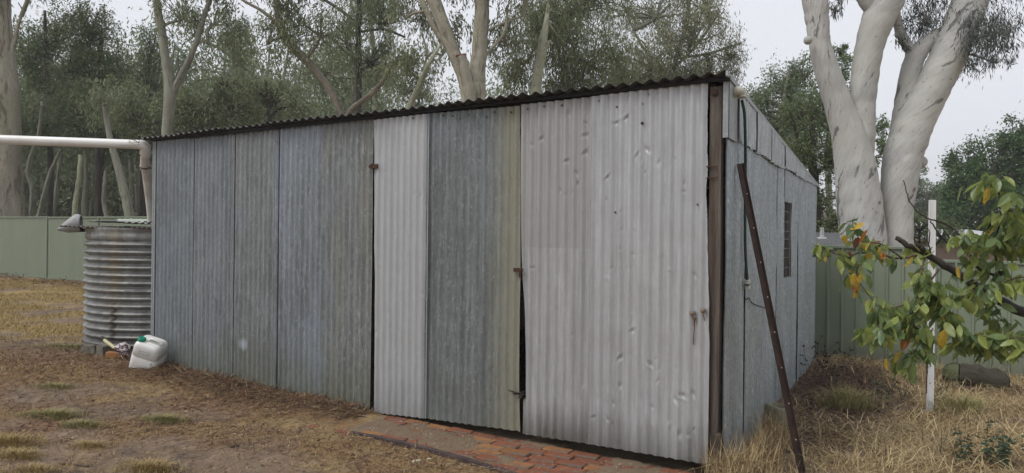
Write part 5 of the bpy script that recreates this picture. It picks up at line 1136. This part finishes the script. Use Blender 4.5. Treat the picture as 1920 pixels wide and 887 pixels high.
for (nm, a, b, n) in LF:
    pp = T_[nm]
    for k in range(n):
        f = a + (b - a) * ((k // 4 * 4 + rl_.uniform(-.9, .9)) / max(1, n - 1)); f = min(max(f, 0), 1); i = f * (len(pp) - 1); i0 = int(min(i, len(pp) - 2)); p = pp[i0] + (pp[i0 + 1] - pp[i0]) * (i - i0)
        q = rl_.random(); yel = .13 if nm.startswith('left') else .012
        kind = (rl_.choice([3, 3, 3, 3, 4, 5]) if q < yel else 1 if q < .45 else 2 if q < .54 else 0)
        sz = rl_.uniform(.06, .11) * (1.0 if nm not in ('left', 'left2') else .85)
        yaw = rl_.uniform(-PI, PI); hang = abs(rl_.gauss(0, .42)) + .1
        off = Vector((rl_.gauss(0, .022), rl_.gauss(0, .05), rl_.gauss(0, .016)))
        put_leaf(Vector(p) + off, kind, sz, (hang, rl_.gauss(0, .4), yaw), single=(kind > 2 or k % 9 < 3) and nl < 288)
for (px, py, y, kind, sz) in ((1770, 618, 3.55, 3, .125), (1602, 512, 3.66, 3, .075), (1614, 515, 3.66, 3, .06), (1797, 500, 3.6, 3, .07), (1582, 440, 3.7, 3, .06), (1608, 445, 3.68, 5, .07), (1855, 350, 3.45, 3, .10), (1720, 628, 3.6, 1, .05), (1663, 672, 3.6, 3, .07)):
    put_leaf(P(px, py, y), kind, sz, (.15, rl_.uniform(-.2, .3), rl_.uniform(-.5, .5)))

from mathutils import Euler
for kd in range(6):
    ex = [e for e in extra if e[1] == kd]
    if not ex: continue
    co, lo, st, o_, l_ = [], [], [], 0, 0
    for (me, _, p, rot, sx, sz_) in ex:
        v = np.empty(len(me.vertices) * 3); me.vertices.foreach_get('co', v); v = v.reshape(-1, 3) * np.array([sx, sz_, sz_])
        v = v @ np.array(Euler(rot).to_matrix()).T + np.array(p); q = np.empty(len(me.loops), int); me.loops.foreach_get('vertex_index', q)
        co.append(v); lo.append(q + o_); st.append(np.arange(len(q) // 4) * 4 + l_); o_ += len(v); l_ += len(q)
    obj('foliage', np_mesh('foliage', np.concatenate(co), np.concatenate(lo), np.concatenate(st), None, True), FM[kd], fruit, 'stuff')
print('leaves', nl, 'joined', len(extra))

# ------------------------------------------------------------------ grass, litter, weeds
def blades(name, pts, Ln, Wd, th0, th1, az, mat, kind='stuff'):
    n = len(pts); h = np.stack([np.cos(az), np.sin(az), 0 * az], -1); w = np.stack([-np.sin(az), np.cos(az), 0 * az], -1) * Wd[:, None] * .5; up = np.array([0, 0, 1.0]); Ls = Ln[:, None]
    p1 = pts + Ls * .5 * (h * np.sin(th0)[:, None] + up * np.cos(th0)[:, None]); p2 = p1 + Ls * .5 * (h * np.sin(th1)[:, None] + up * np.cos(th1)[:, None])
    co = np.stack([pts - w, pts + w, p1 + w * .8, p1 - w * .8, p2], 1); base = np.arange(n)[:, None] * 5
    lo = (base + np.array([0, 1, 2, 3, 3, 2, 4])).ravel(); st = (np.arange(n)[:, None] * 7 + np.array([0, 4])).ravel()
    return obj(name, np_mesh(name, co.reshape(-1, 3), lo, st), mat, kind=kind)
def strawmat(nm, cols, trans=.15):
    t = NT(nm, .8, .2); r = t.island(); c = t.ramp(r, [(i / (len(cols) - 1), k) for i, k in enumerate(cols)]); t.color(c); return t.m
M_straw = strawmat('dry_straw', [(.29, .20, .095), (.40, .30, .15), (.20, .125, .065), (.48, .39, .23), (.30, .23, .12), (.13, .085, .055), (.25, .155, .08)])
M_lawn = strawmat('dry_lawn', [(.29, .20, .08), (.37, .27, .11), (.20, .14, .065), (.44, .34, .16), (.24, .195, .08)])
M_fore = strawmat('dead_yard_grass', [(.25, .165, .075), (.35, .245, .115), (.17, .10, .055), (.42, .32, .16), (.21, .135, .065), (.13, .075, .045)])
M_lush = strawmat('green_grass', [(.19, .20, .08), (.26, .24, .10), (.34, .28, .13), (.14, .16, .06), (.40, .32, .16)])
M_litter = strawmat('leaf_litter', [(.10, .05, .033), (.16, .085, .047), (.07, .038, .028), (.23, .145, .08), (.12, .065, .04), (.32, .24, .14), (.055, .034, .026), (.19, .13, .075)])
M_mulch = strawmat('mulch', [(.06, .036, .028), (.09, .05, .035), (.045, .03, .025), (.14, .08, .05), (.07, .045, .035)])
rg2 = np.random.default_rng(99)
def scatter(n, x0, x1, y0, y1, dens):
    x = rg2.uniform(x0, x1, n); y = rg2.uniform(y0, y1, n); lx = (x - A.x) * XL.x + (y - A.y) * XL.y; ly = (x - A.x) * YL.x + (y - A.y) * YL.y
    shed_in = (lx > -6.75) & (lx < .03) & (ly > -.02) & (ly < 5.1); pv_ = (lx > -3.7) & (lx < .1) & (ly > rail_y(lx) - .03) & (ly <= -.02)
    k = (rg2.random(n) < dens(x, y, lx, ly)) & ~shed_in & ~pv_; return x[k], y[k], lx[k], ly[k]
def on_ground(x, y, dz=0.0): return np.stack([x, y, gz(x, y) + dz], -1)
# right: long matted dry grass
def d_right(x, y, lx, ly):
    b = fbm(x, y, 2.2, 27); bare = np.exp(-(((lx - .55) / .55) ** 2 + ((ly - 3.3) / 1.9) ** 2) ** 2) * (.75 + .5 * b); bare2 = np.exp(-(((x - 5.25) / .75) ** 2 + ((y - 7.4) / .45) ** 2)); b3 = np.exp(-(((x - 3.7) / .5) ** 2 + ((y - 4.7) / .35) ** 2)) * .7
    return sstep(.02, .3, lx) * np.clip(.25 + 1.3 * sstep(.3, .6, b), 0, 1) * (1 - np.clip(bare * 1.1 + bare2 + b3, 0, .97))
x, y, lx, ly = scatter(150000, 1.4, 7.2, 3.9, 9.9, d_right); n = len(x); nn = fbm(x, y, 1.5, 41)
blades('dry_grass', on_ground(x, y, -.005), rg2.uniform(.06, .20, n) * (.3 + 1.1 * nn), rg2.uniform(.0022, .005, n), rg2.uniform(.5, 1.5, n), rg2.uniform(1.1, 1.95, n), rg2.uniform(-PI, PI, n) * .6 + nn * 14, M_straw)
x, y, lx, ly = scatter(9000, 1.5, 7.2, 4.0, 9.8, d_right); n = len(x); nn = fbm(x, y, 1.5, 43)
blades('fallen_straw', on_ground(x, y, .03), rg2.uniform(.12, .32, n), rg2.uniform(.0025, .005, n), rg2.uniform(.9, 1.5, n), rg2.uniform(1.3, 1.75, n), rg2.uniform(-PI, PI, n) * .6 + nn * 14, strawmat('bright_straw', [(.46, .36, .18), (.56, .47, .28), (.38, .28, .13)]))
x, y, lx, ly = scatter(5000, 1.5, 7, 4.2, 9.6, lambda x, y, lx, ly: d_right(x, y, lx, ly) * sstep(.48, .62, fbm(x, y, 1.6, 51)))
n = len(x); blades('standing_grass', on_ground(x, y), rg2.uniform(.14, .32, n), rg2.uniform(.003, .006, n), rg2.uniform(.0, .5, n), rg2.uniform(.4, 1.3, n), rg2.uniform(-PI, PI, n), M_straw)
# tuft of grass spilling round the corner post, thin line of stalks along the side wall
x = []; 
for (lx0, ly0, s, m_) in ((.22, -.10, .09, 520), (.2, .30, .10, 380), (.16, .9, .1, 240), (.34, -.3, .1, 260)):
    q = rg2.normal(size=(m_, 2)) * s; q[:, 0] = np.abs(q[:, 0]) if ly0 > 0 else q[:, 0]
    x += [to_world(lx0 * .5 + a + .03, ly0 + b) for a, b in q]
x = np.array([(v.x, v.y) for v in x]); n = len(x)
blades('corner_grass', on_ground(x[:, 0], x[:, 1]), rg2.uniform(.12, .42, n), rg2.uniform(.003, .006, n), rg2.uniform(0, .6, n), rg2.uniform(.4, 1.7, n), rg2.uniform(-PI, PI, n), M_straw)
# left lawn, short and yellow
x, y, lx, ly = scatter(190000, -15.5, -4.8, 7.5, 19, lambda x, y, lx, ly: straw_f(x, y, lx, ly, fbm(x, y, 1.2, 21), fbm(x, y, 2.5, 27)) * (lx < -6.9) + .03 * (lx < -6.9)); n = len(x)
blades('lawn_grass', on_ground(x, y), rg2.uniform(.03, .085, n), rg2.uniform(.004, .008, n), rg2.uniform(0, 1.1, n), rg2.uniform(.4, 1.5, n), rg2.uniform(-PI, PI, n), M_lawn)
# foreground: short sparse dead grass
def d_fore(x, y, lx, ly):
    a = fbm(x, y, 1.2, 21); c = fbm(x, y, 3.4, 61)
    return np.clip(sstep(.44, .62, a) * .8 + sstep(.52, .68, c) * .7, 0, 1) * (ly < -.1)
x, y, lx, ly = scatter(95000, -7, 1.2, 4.2, 9.5, d_fore); n = len(x); ln_ = rg2.uniform(.02, .075, n)
blades('dead_grass', on_ground(x, y, .002), ln_, rg2.uniform(.002, .0045, n), rg2.uniform(.6, 1.5, n), rg2.uniform(1.1, 1.8, n), rg2.uniform(-PI, PI, n), M_fore)
# litter: bark strips and leaves lying flat
def flat(name, x, y, Ln, Wd, mat, dz=(.0, .03)):
    n = len(x); C = on_ground(x, y, 0) + np.stack([0 * x, 0 * x, rg2.uniform(dz[0], dz[1], n)], -1); D = norm(np.stack([rg2.normal(size=n), rg2.normal(size=n), rg2.normal(size=n) * .22], -1)); w = norm(np.cross(D, np.array([0, 0, 1.0]) + rg2.normal(size=(n, 3)) * .4)) * Wd[:, None] * .5; m_ = C + D * Ln[:, None] * .45
    co = np.stack([C, m_ + w, C + D * Ln[:, None], m_ - w], 1); return obj(name, np_mesh(name, co.reshape(-1, 3), np.arange(4 * n), np.arange(n) * 4), mat, kind='stuff')
x, y, lx, ly = scatter(110000, -9, 1.5, 4.2, 11, lambda x, y, lx, ly: np.clip(litter_f(x, y, lx, ly, fbm(x, y, 1.2, 21), fbm(x, y, 2.5, 27)), 0, 1) * (lx < 0) + .02); n = len(x)
flat('leaf_litter', x, y, rg2.uniform(.02, .10, n), rg2.uniform(.005, .013, n), M_litter, (.0, .022))
q = rg2.normal(size=(9000, 2)); lxv = rg2.uniform(-6.75, -3.15, 9000); lyv = -.04 - np.abs(q[:, 1]) * .22; w_ = [to_world(a, b) for a, b in zip(lxv, lyv)]; x = np.array([v.x for v in w_]); y = np.array([v.y for v in w_])
flat('bark_strips', x, y, rg2.uniform(.03, .22, len(x)), rg2.uniform(.003, .009, len(x)), M_litter, (.0, .025))
x, y, lx, ly = scatter(60000, 1.6, 6.8, 4.3, 9.8, lambda x, y, lx, ly: (np.clip(np.exp(-(((lx - .5) / .42) ** 2 + ((ly - 3.0) / 1.8) ** 2)) * 1.3, 0, 1) + np.exp(-(((x - 5.6) / .8) ** 2 + ((y - 7.5) / .4) ** 2)) + np.exp(-(((x - 3.7) / .5) ** 2 + ((y - 4.7) / .35) ** 2)) * .8 + .06) * (lx > .04)); n = len(x)
flat('bark_mulch', x, y, rg2.uniform(.02, .09, n), rg2.uniform(.006, .018, n), M_mulch, (.0, .03))
x, y, lx, ly = scatter(14000, -16, -5, 12, 21, lambda x, y, lx, ly: np.exp(-((ly - 4.4) / .35) ** 2)); n = len(x)
flat('fence_litter', x, y, rg2.uniform(.05, .25, n), rg2.uniform(.012, .03, n), M_mulch, (.0, .10))
# small stones, straw and grit on the paving
xv = rg2.uniform(-3.7, .05, 2600); yv = rg2.uniform(-.95, -.04, 2600); w_ = [to_world(a, b) for a, b in zip(xv, yv)]; x = np.array([v.x for v in w_]); y = np.array([v.y for v in w_])
o_ = flat('paving_grit', x, y, rg2.uniform(.006, .03, len(x)), rg2.uniform(.003, .009, len(x)), strawmat('grit', [(.12, .09, .07), (.30, .24, .17), (.2, .15, .11), (.42, .36, .28)]), (.008, .02))
x, y, lx, ly = scatter(26000, -8, 1.5, 4.2, 10, lambda x, y, lx, ly: (ly < -.1) * (.25 + .6 * sstep(.45, .6, fbm(x, y, 1.7, 71)))); n = len(x)
flat('yard_litter', x, y, rg2.uniform(.015, .07, n), rg2.uniform(.004, .014, n), strawmat('mixed_litter', [(.07, .045, .033), (.14, .085, .05), (.24, .15, .085), (.36, .28, .17), (.10, .06, .04), (.20, .14, .09)]), (.002, .012))
x, y, lx, ly = scatter(2400, -8, 1.5, 4.2, 10, lambda x, y, lx, ly: 1.0 * (ly < -.1)); n = len(x)
flat('fine_twigs', x, y, rg2.uniform(.08, .26, n), rg2.uniform(.004, .007, n), M_mulch, (.004, .012))
# individual green tufts
def tuft(label, px, py, n, spread, h, mat, group=None, name='grass_tuft'):
    g = ground_at(px, py); q = rg2.normal(size=(n, 2)) * np.array([spread, spread * .45]); x = g.x + q[:, 0]; y = g.y + q[:, 1]; r = np.hypot(q[:, 0] / spread, q[:, 1] / (spread * .45))
    az = np.arctan2(q[:, 1] * 2, q[:, 0]) + rg2.normal(size=n) * .6
    rt = bpy.data.objects.new(name, None); COL.objects.link(rt); rt.empty_display_size = .1; rt.location = g
    o = blades('blades', on_ground(x, y) - np.array(g), rg2.uniform(.5, 1.0, n) * h, rg2.uniform(.003, .006, n), rg2.uniform(.05, .5, n) * np.minimum(1, r), np.clip(rg2.uniform(.3, .9, n) + .4 * r, 0, 1.7), az, mat); o.parent = rt; return tag(rt, label, 'grass', group)
for (lab, px, py, n, s, h, mt) in (('olive grass tuft in the middle of the bare dirt', 310, 792, 520, .085, .10, M_lush), ('green grass tuft left of centre in the dirt, nearest the left edge pair', 100, 782, 620, .12, .10, M_lush), ('small green tuft between the two larger dirt tufts', 152, 801, 420, .085, .09, M_lush),
                             ('faded tuft just below the patch of pinkish sand', 105, 727, 380, .11, .07, M_lush), ('straw coloured tuft at the lower left corner', 20, 833, 650, .14, .10, M_lawn), ('pale tuft below the lower left corner tuft', 30, 858, 420, .10, .09, M_lawn),
                             ('straw tuft at the bottom edge below the olive tuft', 280, 884, 520, .10, .11, M_lawn), ('wispy straw tuft at the bottom edge left of the others', 60, 886, 320, .10, .08, M_lawn), ('low straw tuft under the olive tuft', 165, 838, 260, .07, .07, M_lawn), ('bright green patch of grass beside the concrete block', 128, 652, 700, .22, .07, M_lush),
                             ('bright green arching grass clump in the dry grass on the right', 1590, 765, 520, .13, .30, M_lush), ('dull green clump of grass right of the white post', 1800, 775, 420, .12, .26, M_lush)): tuft(lab, px, py, n, s, h, mt, 'grass tufts')
# weeds
def weed(label, px, py, n, h, spread, leafn, leafs, mat, seedhead=False, name='weed', lean=.12):
    g = ground_at(px, py); root = empty(name, g, label, 'weed'); tb = []; C, D, S = [], [], []; r = np.random.default_rng(px); hb = MB()
    for k in range(n):
        b0 = np.array([r.normal() * spread, r.normal() * spread * .6, -.02]); t_ = b0 + np.array([r.normal() * lean * h * 2, r.normal() * lean * h * 2, h * r.uniform(.6, 1.05)]); mid = (b0 + t_) / 2 + r.normal(size=3) * .03
        pp = np.array(catmull([b0, mid, t_], 5)); tb.append(tube_np(pp, np.linspace(.0035, .0014, len(pp)), 5))
        if seedhead:
            for j in range(5):
                s0 = pp[r.integers(4, len(pp))]; e = s0 + np.array([r.normal() * .07, r.normal() * .05, r.uniform(.02, .10)]); tb.append(tube_np(np.array([s0, (s0 + e) / 2 + [0, 0, .01], e]), [.0016, .0013, .001], 4))
                for _ in range(3):
                    d_ = e + r.normal(size=3) * .009; hb.tube([d_ - np.array([0, 0, .008]), d_, d_ + np.array([0, 0, .008])], [.003, .009, .003], 6)
        for j in range(leafn):
            f = r.uniform(.2, 1.0); p_ = pp[int(f * (len(pp) - 1))]; C.append(p_ + r.normal(size=3) * .006); D.append([r.normal(), r.normal(), r.uniform(-.5, .3)]); S.append(leafs * r.uniform(.6, 1.2))
    o = obj('stem', join_tubes('stem', tb), M_mulch if seedhead else plain('weed_stem', (.06, .05, .035), (.09, .07, .04), 9), root)
    if C: C = np.array(C); D = norm(np.array(D)); S = np.array(S); obj('foliage', leaf_mesh('foliage', C, D, S, S * .45, r), mat, root)
    if seedhead: hb.build('seed_heads', M_black, root, 'stuff')
    return root
M_weed = leafmat('weed_leaf', [(.05, .085, .045), (.07, .11, .055), (.04, .07, .04)], .2, .5, 3); M_weed2 = leafmat('pale_weed_leaf', [(.10, .13, .07), (.12, .15, .08), (.08, .10, .06)], .2, .5, 3)
weed('dead brown weed with dark seed heads against the far end of the side wall', 1508, 712, 6, .42, .08, 0, .03, M_weed, True)
weed('dead weed with seed heads standing in front of the right fence', 1556, 722, 5, .40, .06, 0, .03, M_weed, True)
weed('dark green leafy weed at the lower right corner', 1835, 868, 9, .34, .16, 26, .045, M_weed, name='leafy_weed')
weed('dark leafy weed at the right edge of the bottom corner', 1905, 872, 10, .32, .16, 26, .045, M_weed, name='leafy_weed')
weed('thin weed with tiny grey leaves in the middle of the dry grass', 1752, 842, 4, .30, .10, 22, .022, M_weed2)
weed('sparse grey green weed in front of the white post', 1712, 752, 8, .22, .16, 26, .024, M_weed2)
weed('small leafy weed stem just left of the white post', 1655, 745, 2, .30, .03, 12, .05, M_weed)
weed('short brown sprouting sucker at the foot of the white post', 1766, 745, 7, .30, .06, 6, .03, M_weed2)
# a few larger single things on the ground
def chip(label, px, py, size, mat, rz, name='wood_chip'):
    o = rbox(name, size, mat, min(size) * .3, seg=2, taper=.7); o.location = ground_at(px, py) + Vector((0, 0, size[2] * .35)); o.rotation_euler = (.1, .08, rz); return tag(o, label, 'chip')
M_pale = plain('pale_chip', (.55, .50, .36), (.45, .42, .30), 20, .8)
chip('pale cream chip lying by the steel edge', 782, 866, (.075, .025, .018), M_pale, .6)
chip('small white chip near the pale cream one', 805, 862, (.04, .022, .014), M_pale, -.5)
chip('tiny white stone on the bricks below the dented door', 1068, 853, (.022, .016, .013), plain('white_stone', (.7, .7, .68), (.6, .6, .58), 9), 0, 'stone')
def stick(label, pts, r, mat=M_mulch):
    pp = [ground_at(a, b) + Vector((0, 0, r * .8)) for a, b in pts]; o3 = pp[0].copy(); m = MB(); m.tube([Vector(p) - o3 for p in catmull(pp, 3)], [r] * ((len(pp) - 1) * 3 + 1), 6); o = obj('stick', m.mesh('stick'), plain('stick_bark', (.10, .07, .05), (.06, .045, .035), 20, .85)); o.location = o3; return tag(o, label, 'stick')
stick('dark stick lying in the dirt near the bottom edge', [(112, 871), (135, 872), (165, 876)], .008)
stick('thin pale stick lying on the litter by the shed wall', [(303, 703), (335, 700), (372, 692)], .005)
stick('short stick in the dirt below the litter bank', [(432, 840), (448, 836)], .008)
stick('bent stick beyond the olive grass tuft', [(352, 762), (372, 768), (378, 772)], .006)

hz_ = bpy.data.materials.new('thin_mist'); hz_.use_nodes = True; hz_.node_tree.nodes.clear()
pv_n = hz_.node_tree.nodes.new('ShaderNodeVolumePrincipled'); pv_n.inputs['Density'].default_value = .0016; pv_n.inputs['Color'].default_value = (.93, .94, .95, 1)
out_n = hz_.node_tree.nodes.new('ShaderNodeOutputMaterial'); hz_.node_tree.links.new(pv_n.outputs[0], out_n.inputs['Volume'])
zl = float(Z.min()) - 1.0; zh = 42.0; m = MB(); m.box((0, 560, (zl + zh) / 2), (2300, 2100, zh - zl)); obj('haze', m.mesh('haze'), hz_, None, 'stuff')
